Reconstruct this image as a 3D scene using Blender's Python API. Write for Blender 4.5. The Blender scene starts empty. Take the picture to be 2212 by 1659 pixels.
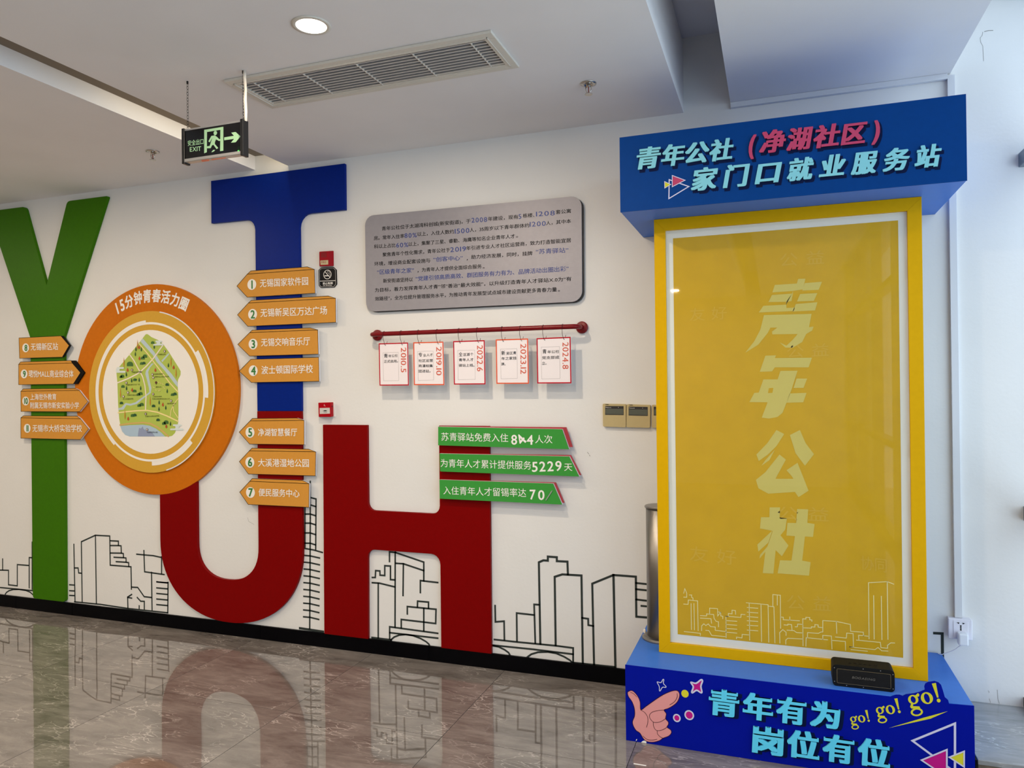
import bpy, bmesh, math, random
from mathutils import Vector, Matrix

# ------------------------------------------------------------------ camera, sky, exposure
scene = bpy.context.scene
COL = scene.collection
YAW, PITCH, ROLL, FPX = -0.343815207, 0.00477523261, -0.0109362110, 1586.26652
IMG_W, IMG_H = 2212.0, 1659.0
CAM = Vector((0.0, 0.0, 1.5))
fw = Vector((math.sin(YAW) * math.cos(PITCH), math.cos(YAW) * math.cos(PITCH), math.sin(PITCH)))
r0 = Vector((math.cos(YAW), -math.sin(YAW), 0.0))
u0 = r0.cross(fw)
rt = r0 * math.cos(ROLL) + u0 * math.sin(ROLL)
up = -r0 * math.sin(ROLL) + u0 * math.cos(ROLL)
cam_data = bpy.data.cameras.new('camera')
cam_data.sensor_width = 36.0
cam_data.lens = FPX / IMG_W * 36.0
cam_data.clip_start = 0.05
cam = bpy.data.objects.new('camera', cam_data)
cam.matrix_world = Matrix(((rt.x, up.x, -fw.x, CAM.x), (rt.y, up.y, -fw.y, CAM.y), (rt.z, up.z, -fw.z, CAM.z), (0, 0, 0, 1)))
COL.objects.link(cam)
scene.camera = cam

scene.view_settings.view_transform = 'Standard'
scene.view_settings.look = 'None'
scene.view_settings.gamma = 1.0
scene.view_settings.use_curve_mapping = False
scene.view_settings.exposure = -0.2

WORLD_COL = (0.68, 0.83, 1.0)
WORLD_STR = 3.3
LAMP_COL = (1.0, 0.82, 0.60)
LAMP_W = 28.0
world = bpy.data.worlds.new('overcast_sky')
world.use_nodes = True
wb = world.node_tree.nodes['Background']
wb.inputs[0].default_value = (*WORLD_COL, 1)
wb.inputs[1].default_value = WORLD_STR
scene.world = world

WALL = 3.665          # depth of the mural wall
CEIL = 2.835
WIN_X = 1.06          # glazing on the right
BACK_Y = -5.0
LEFT_X = -9.0
# daylight portal filling the glazed side (guides the sky light, emits nothing of its own)
pl = bpy.data.lights.new('window_portal', 'AREA')
pl.shape = 'RECTANGLE'
pl.size, pl.size_y = 8.6, 3.1
pl.cycles.is_portal = True
po = bpy.data.objects.new('window_portal', pl)
po.location = (WIN_X + 0.10, (WALL + BACK_Y) / 2, 1.66)
po.rotation_euler = (math.pi / 2, 0, math.pi / 2)
COL.objects.link(po)


def area_lamp(name, loc, rot, w, color, sx, sy=None, spread=math.pi, shape='DISK'):
    l = bpy.data.lights.new(name, 'AREA')
    l.shape = shape
    l.size = sx
    if sy:
        l.size_y = sy
    l.energy = w
    l.color = color
    l.spread = spread
    o = bpy.data.objects.new(name, l)
    o.location = loc
    o.rotation_euler = rot
    COL.objects.link(o)
    return o


# ------------------------------------------------------------------ pixel -> point on a known plane
def at(p, axis, val):
    d = rt * (p[0] - IMG_W / 2) - up * (p[1] - IMG_H / 2) + fw * FPX
    t = (val - CAM[axis]) / d[axis]
    return CAM + d * t


def vw(x0, y0, s):
    """view helper: measured positions of a detail drawing -> photo pixels"""
    return lambda p: (x0 + p[0] / s, y0 + p[1] / s)


def on(pts, y, v=None):
    out = []
    for p in pts:
        q = at(v(p) if v else p, 1, y)
        out.append((q.x, q.z))
    return out


# ------------------------------------------------------------------ materials
MATS = {}


def lin(c):
    return tuple((x / 255 / 12.92) if x / 255 <= 0.04045 else ((x / 255 + 0.055) / 1.055) ** 2.4 for x in c)


def mat(name, rgb, rough=0.5, metal=0.0, spec=0.5, noise=0.0, nscale=8.0, bump=0.0, bscale=200.0, coat=0.0, ior=1.5, emit=None, estr=0.0, aniso=None):
    if name in MATS:
        return MATS[name]
    m = bpy.data.materials.new(name)
    m.use_nodes = True
    nt = m.node_tree
    b = nt.nodes['Principled BSDF']
    c = (*lin(rgb), 1)
    b.inputs['Base Color'].default_value = c
    b.inputs['Roughness'].default_value = rough
    b.inputs['Metallic'].default_value = metal
    b.inputs['Specular IOR Level'].default_value = spec
    b.inputs['IOR'].default_value = ior
    b.inputs['Coat Weight'].default_value = coat
    if coat:
        b.inputs['Coat Roughness'].default_value = 0.05
    if emit:
        b.inputs['Emission Color'].default_value = (*lin(emit), 1)
        b.inputs['Emission Strength'].default_value = estr
    geo = None
    if noise or bump:
        geo = nt.nodes.new('ShaderNodeNewGeometry')
    if noise:
        n = nt.nodes.new('ShaderNodeTexNoise')
        n.inputs['Scale'].default_value = nscale
        n.inputs['Detail'].default_value = 5
        nt.links.new(geo.outputs['Position'], n.inputs['Vector'])
        mr = nt.nodes.new('ShaderNodeMapRange')
        mr.inputs['From Min'].default_value = 0.3
        mr.inputs['From Max'].default_value = 0.7
        mr.inputs['To Min'].default_value = 1 - noise
        mr.inputs['To Max'].default_value = 1 + noise
        nt.links.new(n.outputs['Fac'], mr.inputs['Value'])
        mx = nt.nodes.new('ShaderNodeVectorMath')
        mx.operation = 'SCALE'
        mx.inputs[0].default_value = c[:3]
        nt.links.new(mr.outputs['Result'], mx.inputs['Scale'])
        nt.links.new(mx.outputs['Vector'], b.inputs['Base Color'])
    if bump:
        n2 = nt.nodes.new('ShaderNodeTexNoise')
        n2.inputs['Scale'].default_value = bscale
        n2.inputs['Detail'].default_value = 3
        if aniso:
            vm = nt.nodes.new('ShaderNodeVectorMath')
            vm.operation = 'MULTIPLY'
            vm.inputs[1].default_value = aniso
            nt.links.new(geo.outputs['Position'], vm.inputs[0])
            nt.links.new(vm.outputs['Vector'], n2.inputs['Vector'])
        else:
            nt.links.new(geo.outputs['Position'], n2.inputs['Vector'])
        bp = nt.nodes.new('ShaderNodeBump')
        bp.inputs['Strength'].default_value = bump
        bp.inputs['Distance'].default_value = 0.002
        nt.links.new(n2.outputs['Fac'], bp.inputs['Height'])
        nt.links.new(bp.outputs['Normal'], b.inputs['Normal'])
    MATS[name] = m
    return m


M_wall = mat('wall_paint', (225, 224, 222), 0.7, noise=0.02, nscale=2.5, bump=0.25, bscale=60)
M_wall_b = mat('wall_paint_back', (205, 200, 192), 0.8)
M_ceil = mat('ceiling_paint', (232, 229, 228), 0.8, noise=0.02, nscale=3, bump=0.15, bscale=50)
M_black = mat('skirting_black', (3, 3, 6), 0.3, spec=0.08, noise=0.3, nscale=40)
M_line = mat('mural_line', (52, 58, 56), 0.6, spec=0.08)
M_green = mat('letter_green', (58, 110, 6), 0.42, spec=0.08, noise=0.04, nscale=60)
M_blue = mat('letter_blue', (0, 34, 124), 0.4, spec=0.08, noise=0.04, nscale=60)
M_red = mat('letter_red', (122, 0, 1), 0.42, spec=0.08, noise=0.04, nscale=60)
M_orange = mat('letter_orange', (198, 108, 16), 0.45, spec=0.08, noise=0.04, nscale=60)
M_gold = mat('disc_gold', (208, 160, 60), 0.5, spec=0.08, noise=0.02, nscale=60)
M_white = mat('print_white', (238, 234, 228), 0.5)
M_white_edge = mat('acrylic_white_edge', (225, 222, 226), 0.35)
M_sign = mat('arrow_orange', (208, 146, 62), 0.45, spec=0.08, noise=0.02, nscale=80)
M_ink = mat('print_black', (18, 17, 17), 0.5, spec=0.08)
M_num = mat('print_green', (40, 120, 50), 0.5)
M_gsign = mat('board_green', (62, 148, 62), 0.42, spec=0.08, noise=0.02, nscale=80)
M_dred = mat('board_red_layer', (165, 45, 55), 0.45)
M_plate = mat('brushed_metal', (150, 148, 156), 0.45, metal=0.35, noise=0.03, nscale=30, bump=0.25, bscale=40, aniso=(1, 1, 30))
M_navy = mat('print_navy', (32, 60, 135), 0.5)
M_rail = mat('rail_red', (116, 6, 18), 0.3, spec=0.3)
M_hook = mat('hook_wire', (70, 22, 26), 0.35, metal=0.6)
M_cardw = mat('card_white', (236, 228, 230), 0.5)
M_cardr = mat('card_red_border', (180, 10, 35), 0.45, spec=0.08)
M_cardo = mat('card_orange_border', (222, 90, 55), 0.45, spec=0.08)
M_year = mat('card_year', (205, 80, 55), 0.5)
M_dot = mat('card_dots', (110, 105, 105), 0.6)
M_fire = mat('alarm_red', (150, 20, 32), 0.35, spec=0.08)
M_firelab = mat('alarm_label', (190, 180, 140), 0.5)
M_firetxt = mat('alarm_label_text', (150, 40, 45), 0.5)
M_blackpl = mat('black_plastic', (16, 17, 20), 0.35, noise=0.15, nscale=80)
M_blackacr = mat('black_acrylic', (12, 12, 14), 0.15)
M_greyedge = mat('dark_grey_edge', (60, 62, 66), 0.3)
M_beige = mat('controller_beige', (186, 168, 120), 0.5, noise=0.02, nscale=50)
M_lcd = mat('lcd_glass', (84, 88, 78), 0.2)
M_lcdtop = mat('lcd_bezel', (40, 36, 36), 0.3)
M_alu = mat('aluminium', (190, 190, 190), 0.35, metal=0.7)
M_steel = mat('stainless_steel', (150, 146, 142), 0.34, metal=1.0, bump=0.15, bscale=60, aniso=(1, 1, 40))
M_chrome = mat('chrome', (200, 195, 188), 0.15, metal=1.0)
M_chain = mat('dark_chain', (50, 48, 46), 0.4, metal=0.7)
M_wrap = mat('cable_wrap', (225, 215, 200), 0.6, bump=0.6, bscale=120)
M_glow = mat('sign_green_glow', (160, 200, 158), 0.5, emit=(150, 200, 150), estr=0.16)
M_led = mat('tiny_led', (90, 220, 90), 0.4, emit=(60, 255, 90), estr=1.2)
M_sticker = mat('sticker_brown', (150, 80, 60), 0.6)
M_vent = mat('vent_cream', (214, 208, 196), 0.45)
M_slat = mat('vent_slat', (232, 226, 216), 0.45)
M_void = mat('duct_dark', (150, 150, 158), 0.8)
M_bulb = mat('downlight_glow', (255, 246, 228), 0.4, emit=(255, 244, 224), estr=6.0)
M_strip = mat('led_strip_glow', (255, 235, 190), 0.4, emit=(255, 232, 180), estr=2.5)
M_hblue = mat('header_front_blue', (0, 60, 130), 0.45, spec=0.08, noise=0.03, nscale=40)
M_pblue = mat('plinth_front_blue', (0, 18, 148), 0.4, spec=0.08, noise=0.02, nscale=40)
M_mid = mat('panel_mid_blue', (62, 114, 200), 0.35, spec=0.08, noise=0.02, nscale=40)
M_cyan = mat('letter_cyan', (136, 208, 220), 0.4, spec=0.08)
M_cyan2 = mat('letter_bright_cyan', (96, 210, 244), 0.35, spec=0.08)
M_shadowink = mat('letter_shadow_navy', (6, 22, 62), 0.5, spec=0.08)
M_pink = mat('print_pink', (192, 72, 108), 0.45, spec=0.08)
M_magenta = mat('print_magenta', (190, 28, 132), 0.45, spec=0.08)
M_lilac = mat('print_lilac_white', (206, 206, 232), 0.45)
M_yprint = mat('print_yellow', (214, 208, 54), 0.45, spec=0.08)
M_skin = mat('print_skin', (222, 150, 148), 0.5, spec=0.08)
M_skinline = mat('print_skin_line', (52, 12, 30), 0.5, spec=0.08)
M_frame = mat('frame_yellow', (216, 166, 6), 0.4, spec=0.08, noise=0.02, nscale=50)
M_matw = mat('mat_board', (236, 230, 222), 0.6)
M_panel = mat('panel_yellow', (212, 166, 34), 0.55, spec=0.08, noise=0.03, nscale=12)
M_char = mat('panel_pale_yellow', (214, 194, 106), 0.55, spec=0.08)
M_pline = mat('panel_line', (244, 228, 160), 0.55)
M_ghost = mat('panel_ghost_text', (215, 170, 40), 0.55)
M_trunk = mat('trunking_white', (214, 215, 219), 0.4)
M_socket = mat('socket_white', (228, 226, 236), 0.35)
M_rail_alu = mat('curtain_rail_grey', (110, 122, 136), 0.35, metal=0.5)
M_rubber = mat('rubber_black', (9, 10, 12), 0.6, spec=0.2, noise=0.2, nscale=120)
M_gold_line = mat('speaker_trim', (150, 132, 96), 0.35, metal=0.6)
M_mapg = mat('map_green', (172, 190, 80), 0.55)
M_mapg2 = mat('map_tree_green', (58, 104, 40), 0.55)
M_mapg3 = mat('map_tree_dark', (28, 78, 40), 0.55)
M_river = mat('map_river', (182, 200, 208), 0.55)
M_lake = mat('map_lake', (168, 192, 212), 0.55)
M_isle = mat('map_isle', (140, 152, 182), 0.55)
M_road = mat('map_road', (236, 222, 204), 0.55)
M_roady = mat('map_road_yellow', (238, 218, 150), 0.55)
M_sand = mat('map_shore', (206, 170, 100), 0.55)
M_leaf = mat('map_tree_orange', (196, 134, 34), 0.55)
M_leafr = mat('map_tree_red', (178, 74, 30), 0.55)
M_pin = mat('map_pin', (84, 34, 26), 0.55)
M_cloud = mat('map_cloud', (212, 222, 220), 0.55)


def glass_mat():
    m = bpy.data.materials.new('clear_glass')
    m.use_nodes = True
    nt = m.node_tree
    nt.nodes.clear()
    o = nt.nodes.new('ShaderNodeOutputMaterial')
    mx = nt.nodes.new('ShaderNodeMixShader')
    fr = nt.nodes.new('ShaderNodeFresnel')
    fr.inputs['IOR'].default_value = 1.5
    t = nt.nodes.new('ShaderNodeBsdfTransparent')
    t.inputs['Color'].default_value = (0.97, 0.985, 0.98, 1)
    g = nt.nodes.new('ShaderNodeBsdfGlossy')
    g.inputs['Roughness'].default_value = 0.02
    ge = nt.nodes.new('ShaderNodeNewGeometry')
    inv = nt.nodes.new('ShaderNodeMath'); inv.operation = 'SUBTRACT'; inv.inputs[0].default_value = 1.0
    mu = nt.nodes.new('ShaderNodeMath'); mu.operation = 'MULTIPLY'
    nt.links.new(ge.outputs['Backfacing'], inv.inputs[1])
    nt.links.new(fr.outputs[0], mu.inputs[0]); nt.links.new(inv.outputs[0], mu.inputs[1])
    nt.links.new(mu.outputs[0], mx.inputs[0])
    nt.links.new(t.outputs[0], mx.inputs[1])
    nt.links.new(g.outputs[0], mx.inputs[2])
    nt.links.new(mx.outputs[0], o.inputs[0])
    return m


M_glass = glass_mat()


def marble(name, c_dark, c_mid, c_vein, rough=0.012, ior=1.75, rot=0.35, wavy=True):
    m = bpy.data.materials.new(name)
    m.use_nodes = True
    nt = m.node_tree
    N = nt.nodes.new
    L = nt.links.new
    b = nt.nodes['Principled BSDF']
    geo = N('ShaderNodeNewGeometry')
    info = N('ShaderNodeObjectInfo')
    # every tile cuts its own place out of the stone
    off = N('ShaderNodeVectorMath'); off.operation = 'SCALE'
    off.inputs[0].default_value = (31.0, 17.0, 5.0)
    L(info.outputs['Random'], off.inputs['Scale'])
    add = N('ShaderNodeVectorMath'); add.operation = 'ADD'
    L(geo.outputs['Position'], add.inputs[0]); L(off.outputs['Vector'], add.inputs[1])
    mp = N('ShaderNodeMapping')
    mp.inputs['Rotation'].default_value = (0, 0, rot)
    mp.inputs['Scale'].default_value = (0.6, 2.1, 1.0)
    L(add.outputs['Vector'], mp.inputs['Vector'])
    warp = N('ShaderNodeTexNoise'); warp.inputs['Scale'].default_value = 2.6; warp.inputs['Detail'].default_value = 6
    L(mp.outputs['Vector'], warp.inputs['Vector'])
    wv = N('ShaderNodeVectorMath'); wv.operation = 'SCALE'; wv.inputs['Scale'].default_value = 0.55
    L(warp.outputs['Color'], wv.inputs[0])
    wa = N('ShaderNodeVectorMath'); wa.operation = 'ADD'
    L(mp.outputs['Vector'], wa.inputs[0]); L(wv.outputs['Vector'], wa.inputs[1])

    def veins(scale, width, feature='DISTANCE_TO_EDGE'):
        v = N('ShaderNodeTexVoronoi'); v.feature = feature; v.inputs['Scale'].default_value = scale
        L(wa.outputs['Vector'], v.inputs['Vector'])
        r = N('ShaderNodeMapRange')
        r.inputs['From Min'].default_value = 0.0; r.inputs['From Max'].default_value = width
        r.inputs['To Min'].default_value = 1.0; r.inputs['To Max'].default_value = 0.0
        L(v.outputs['Distance'], r.inputs['Value'])
        return r.outputs['Result']
    v1 = veins(4.5, 0.016)
    v2 = veins(11.0, 0.03)
    brk = N('ShaderNodeTexNoise'); brk.inputs['Scale'].default_value = 4.0; brk.inputs['Detail'].default_value = 4
    L(add.outputs['Vector'], brk.inputs['Vector'])
    br = N('ShaderNodeMapRange'); br.inputs['From Min'].default_value = 0.46; br.inputs['From Max'].default_value = 0.66
    L(brk.outputs['Fac'], br.inputs['Value'])
    sm = N('ShaderNodeMath'); sm.operation = 'MAXIMUM'; L(v1, sm.inputs[0]); L(v2, sm.inputs[1])
    vm = N('ShaderNodeMath'); vm.operation = 'MULTIPLY'; L(sm.outputs[0], vm.inputs[0]); L(br.outputs[0], vm.inputs[1])
    vm2 = N('ShaderNodeMath'); vm2.operation = 'MULTIPLY'; L(vm.outputs[0], vm2.inputs[0]); vm2.inputs[1].default_value = 0.7
    base = N('ShaderNodeTexNoise'); base.inputs['Scale'].default_value = 5.0; base.inputs['Detail'].default_value = 9
    base.inputs['Roughness'].default_value = 0.68
    L(wa.outputs['Vector'], base.inputs['Vector'])
    cr = N('ShaderNodeValToRGB')
    cr.color_ramp.elements[0].position = 0.34; cr.color_ramp.elements[0].color = (*lin(c_dark), 1)
    cr.color_ramp.elements[1].position = 0.68; cr.color_ramp.elements[1].color = (*lin(c_mid), 1)
    L(base.outputs['Fac'], cr.inputs['Fac'])
    mx = N('ShaderNodeMix'); mx.data_type = 'RGBA'
    L(vm2.outputs[0], mx.inputs[0]); L(cr.outputs['Color'], mx.inputs[6])
    mx.inputs[7].default_value = (*lin(c_vein), 1)
    L(mx.outputs[2], b.inputs['Base Color'])
    b.inputs['Roughness'].default_value = rough
    b.inputs['IOR'].default_value = ior
    if wavy:
        wn = N('ShaderNodeTexNoise'); wn.inputs['Scale'].default_value = 3.0; wn.inputs['Detail'].default_value = 1
        L(add.outputs['Vector'], wn.inputs['Vector'])
        bp = N('ShaderNodeBump'); bp.inputs['Strength'].default_value = 0.13; bp.inputs['Distance'].default_value = 0.006
        L(wn.outputs['Fac'], bp.inputs['Height']); L(bp.outputs['Normal'], b.inputs['Normal'])
    return m


M_floor = marble('floor_marble', (96, 90, 86), (138, 131, 126), (216, 208, 202), ior=1.85)
M_ledge = marble('ledge_marble', (120, 122, 124), (158, 160, 162), (235, 238, 240), rough=0.12, ior=1.5, rot=-0.7, wavy=False)
M_ledge_front = mat('ledge_front_stone', (116, 104, 88), 0.4, noise=0.25, nscale=30)
M_grout = mat('floor_grout', (50, 45, 42), 0.8)


# ------------------------------------------------------------------ object helpers
def root_loc(o):
    v = Vector((0, 0, 0))
    while o is not None:
        v += o.location
        o = o.parent
    return v


def tag(o, label=None, cat=None, group=None, kind=None):
    if label:
        o['label'] = label
    if cat:
        o['category'] = cat
    if group:
        o['group'] = group
    if kind:
        o['kind'] = kind
    return o


def thing(name, loc, label, cat, group=None):
    o = bpy.data.objects.new(name, None)
    o.empty_display_size = 0.05
    o.location = loc
    COL.objects.link(o)
    return tag(o, label, cat, group)


def link(name, bm, m, parent=None, origin=None, smooth=False, bevel=0.0, label=None, kind=None, recalc=True):
    """bm holds world coordinates; the vertices are moved into the object's own space"""
    base = root_loc(parent) if parent is not None else Vector(origin or (0, 0, 0))
    if recalc:
        bmesh.ops.recalc_face_normals(bm, faces=bm.faces[:])
    for v in bm.verts:
        v.co -= base
    me = bpy.data.meshes.new(name)
    bm.to_mesh(me)
    bm.free()
    if m:
        me.materials.append(m)
    if smooth:
        for p in me.polygons:
            p.use_smooth = True
    o = bpy.data.objects.new(name, me)
    if parent is None:
        o.location = base
    else:
        o.parent = parent
    COL.objects.link(o)
    if bevel:
        md = o.modifiers.new('edge', 'BEVEL')
        md.width = bevel
        md.segments = 2
        md.limit_method = 'ANGLE'
        md.angle_limit = math.radians(50)
    return tag(o, label, None, None, kind)


def B():
    return bmesh.new()


def box(bm, x0, x1, y0, y1, z0, z1):
    vs = [bm.verts.new((x, y, z)) for x in (x0, x1) for y in (y0, y1) for z in (z0, z1)]
    for f in ((0, 1, 3, 2), (4, 6, 7, 5), (0, 4, 5, 1), (2, 3, 7, 6), (0, 2, 6, 4), (1, 5, 7, 3)):
        bm.faces.new([vs[i] for i in f])


def quad(bm, pts):
    bm.faces.new([bm.verts.new(p) for p in pts])


def prism(bm, pts, yf, yb=None):
    """outline in x,z; front at yf, back at yb (none: flat print)"""
    out = []
    for p in pts:
        if not out or (abs(p[0] - out[-1][0]) + abs(p[1] - out[-1][1])) > 1e-6:
            out.append(p)
    pts = out
    n = len(pts)
    area = sum(pts[i][0] * pts[(i + 1) % n][1] - pts[(i + 1) % n][0] * pts[i][1] for i in range(n))
    if area < 0:
        pts = pts[::-1]
    front = [bm.verts.new((x, yf, z)) for x, z in pts]
    f = bm.faces.new(front)          # counter-clockwise seen from -y: normal towards the viewer
    tri = [f]
    if yb is not None:
        back = [bm.verts.new((x, yb, z)) for x, z in pts]
        g = bm.faces.new(back[::-1])
        tri.append(g)
        for i in range(n):
            j = (i + 1) % n
            bm.faces.new((front[i], back[i], back[j], front[j]))
    if n > 4:
        for f in tri:
            f.normal_update()
        bmesh.ops.triangulate(bm, faces=tri, ngon_method='EAR_CLIP')


def round_poly(pts, r, seg=5):
    n = len(pts)
    out = []
    for i in range(n):
        ri = r[i] if isinstance(r, (list, tuple)) else r
        p = Vector(pts[i]); a = Vector(pts[i - 1]); b = Vector(pts[(i + 1) % n])
        if ri <= 0:
            out.append(tuple(p)); continue
        da = (a - p).normalized(); db = (b - p).normalized()
        ang = da.angle(db)
        t = min(ri / math.tan(ang / 2), (a - p).length * 0.49, (b - p).length * 0.49)
        rr = t * math.tan(ang / 2)
        c = p + (da + db).normalized() * (rr / math.sin(ang / 2))
        s = p + da * t; e = p + db * t
        a0 = math.atan2(s.y - c.y, s.x - c.x); a1 = math.atan2(e.y - c.y, e.x - c.x)
        d = a1 - a0
        while d > math.pi: d -= 2 * math.pi
        while d < -math.pi: d += 2 * math.pi
        for k in range(seg + 1):
            q = a0 + d * k / seg
            out.append((c.x + rr * math.cos(q), c.y + rr * math.sin(q)))
    return out


def ell(cx, cz, rx, rz=None, n=24, rot=0.0):
    rz = rz or rx
    out = []
    for i in range(n):
        a = 2 * math.pi * i / n
        x, z = rx * math.cos(a), rz * math.sin(a)
        out.append((cx + x * math.cos(rot) - z * math.sin(rot), cz + x * math.sin(rot) + z * math.cos(rot)))
    return out


def ring(bm, cx, cz, ra, rb, a0, a1, yf, n=40):
    """flat annular sector, angles in degrees"""
    n = max(4, int(n * abs(a1 - a0) / 360) + 2)
    prev = None
    for i in range(n + 1):
        a = math.radians(a0 + (a1 - a0) * i / n)
        p = bm.verts.new((cx + ra * math.cos(a), yf, cz + ra * math.sin(a)))
        q = bm.verts.new((cx + rb * math.cos(a), yf, cz + rb * math.sin(a)))
        if prev:
            bm.faces.new((prev[0], prev[1], q, p))
        prev = (p, q)


def line(bm, pts, w, y, closed=False):
    """flat drawn line of width w in the x,z plane with mitred corners"""
    P = [Vector(p) for p in pts]
    if closed:
        P.append(P[0])
    n = len(P)
    prev = None
    first = None
    for i in range(n):
        if closed and i in (0, n - 1):
            d0 = (P[n - 1] - P[n - 2]).normalized(); d1 = (P[1] - P[0]).normalized()
        else:
            d0 = (P[i] - P[i - 1]).normalized() if i > 0 else (P[1] - P[0]).normalized()
            d1 = (P[i + 1] - P[i]).normalized() if i < n - 1 else d0
        nn = Vector((-(d0.y + d1.y), d0.x + d1.x))
        if nn.length < 1e-6:
            nn = Vector((-d0.y, d0.x))
        nn.normalize()
        k = 1.0 / max(0.35, nn.dot(Vector((-d0.y, d0.x))))
        c = P[i].copy()
        if not closed and i == 0: c -= d1 * w / 2
        if not closed and i == n - 1: c += d0 * w / 2
        a = c + nn * w / 2 * k; b = c - nn * w / 2 * k
        va = bm.verts.new((a.x, y, a.y)); vb = bm.verts.new((b.x, y, b.y))
        if prev:
            bm.faces.new((prev[0], va, vb, prev[1]))
        prev = (va, vb)


def tube(bm, pts, r, n=8, caps=True):
    P = [Vector(p) for p in pts]
    rings = []
    ref = Vector((0, 0, 1))
    for i, p in enumerate(P):
        if i == 0: d = P[1] - P[0]
        elif i == len(P) - 1: d = P[-1] - P[-2]
        else: d = (P[i + 1] - P[i]).normalized() + (P[i] - P[i - 1]).normalized()
        d.normalize()
        a = d.cross(ref)
        if a.length < 0.05:
            a = d.cross(Vector((1, 0, 0)))
        a.normalize(); b = d.cross(a).normalized()
        if rings:
            # keep the frame from flipping
            pa = rings[-1][1]
            a2 = (pa - d * pa.dot(d))
            if a2.length > 1e-4:
                a = a2.normalized(); b = d.cross(a).normalized()
        rr = r[i] if isinstance(r, (list, tuple)) else r
        rings.append(([bm.verts.new(p + a * rr * math.cos(2 * math.pi * k / n) + b * rr * math.sin(2 * math.pi * k / n)) for k in range(n)], a))
    for i in range(len(rings) - 1):
        A, Bq = rings[i][0], rings[i + 1][0]
        for k in range(n):
            bm.faces.new((A[k], A[(k + 1) % n], Bq[(k + 1) % n], Bq[k]))
    if caps:
        bm.faces.new(rings[0][0][::-1]); bm.faces.new(rings[-1][0])


def lathe(bm, c, prof, axis='z', n=24):
    """prof: list of (radius, height along axis)"""
    rings = []
    for r, h in prof:
        rr = []
        for k in range(n):
            a = 2 * math.pi * k / n
            ca, sa = max(r, 1e-5) * math.cos(a), max(r, 1e-5) * math.sin(a)
            v = {'z': (c[0] + ca, c[1] + sa, c[2] + h), 'y': (c[0] + ca, c[1] + h, c[2] + sa), 'x': (c[0] + h, c[1] + ca, c[2] + sa)}[axis]
            rr.append(bm.verts.new(v))
        rings.append(rr)
    for i in range(len(rings) - 1):
        for k in range(n):
            bm.faces.new((rings[i][k], rings[i][(k + 1) % n], rings[i + 1][(k + 1) % n], rings[i + 1][k]))
    bm.faces.new(rings[0][::-1]); bm.faces.new(rings[-1])


# ------------------------------------------------------------------ lettering
GL = {}


def glyph(ch, bold, shear=0.0, ext=0.0):
    key = (ch, shear, ext > 0)
    if key in GL:
        return GL[key]
    c = bpy.data.curves.new('glyph', 'FONT')
    c.body = ch
    c.size = 1.0
    c.resolution_u = 3
    c.shear = shear
    if ext > 0:
        c.extrude = 0.5
    o = bpy.data.objects.new('glyph', c)
    COL.objects.link(o)
    bpy.context.view_layer.update()
    me = bpy.data.meshes.new_from_object(o.evaluated_get(bpy.context.evaluated_depsgraph_get()))
    vs = [v.co.copy() for v in me.vertices]
    fs = [tuple(p.vertices) for p in me.polygons]
    bpy.data.objects.remove(o)
    bpy.data.curves.remove(c)
    bpy.data.meshes.remove(me)
    cjk = ord(ch) > 0x2E80
    if vs:
        x0 = min(v.x for v in vs); x1 = max(v.x for v in vs); y0 = min(v.y for v in vs); y1 = max(v.y for v in vs)
    else:
        x0, x1, y0, y1 = 0, 0.3, 0, 0.7
    GL[key] = (vs, fs, x0, x1, y0, y1, cjk)
    return GL[key]


STEP = 0.00006
STRIKES = [(0, 0), (1, 0), (-1, 0), (0, 1), (0, -1), (1, 1), (-1, 1), (1, -1), (-1, -1)]


def _strike(bm, vs, fs, g, px, X0, A, ux, uz, sx, sz, Zc, yf, depth, rr, ox, oz):
    cx = (g[2] + g[3]) / 2; cz = (g[4] + g[5]) / 2
    sub = []
    for v in vs:
        vx, vy = v.x, v.y
        if rr:
            ca, sa = math.cos(rr), math.sin(rr)
            vx, vy = cx + (v.x - cx) * ca - (v.y - cz) * sa, cz + (v.x - cx) * sa + (v.y - cz) * ca
        q = A + ux * ((px + vx + ox - X0) * sx) + uz * ((vy + oz - Zc) * sz)
        yy = yf if depth <= 0 else yf + (0.5 - v.z) * depth
        sub.append(bm.verts.new((q.x, yy, q.y)))
    for f in fs:
        try:
            bm.faces.new([sub[k] for k in f])
        except ValueError:
            pass


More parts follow.
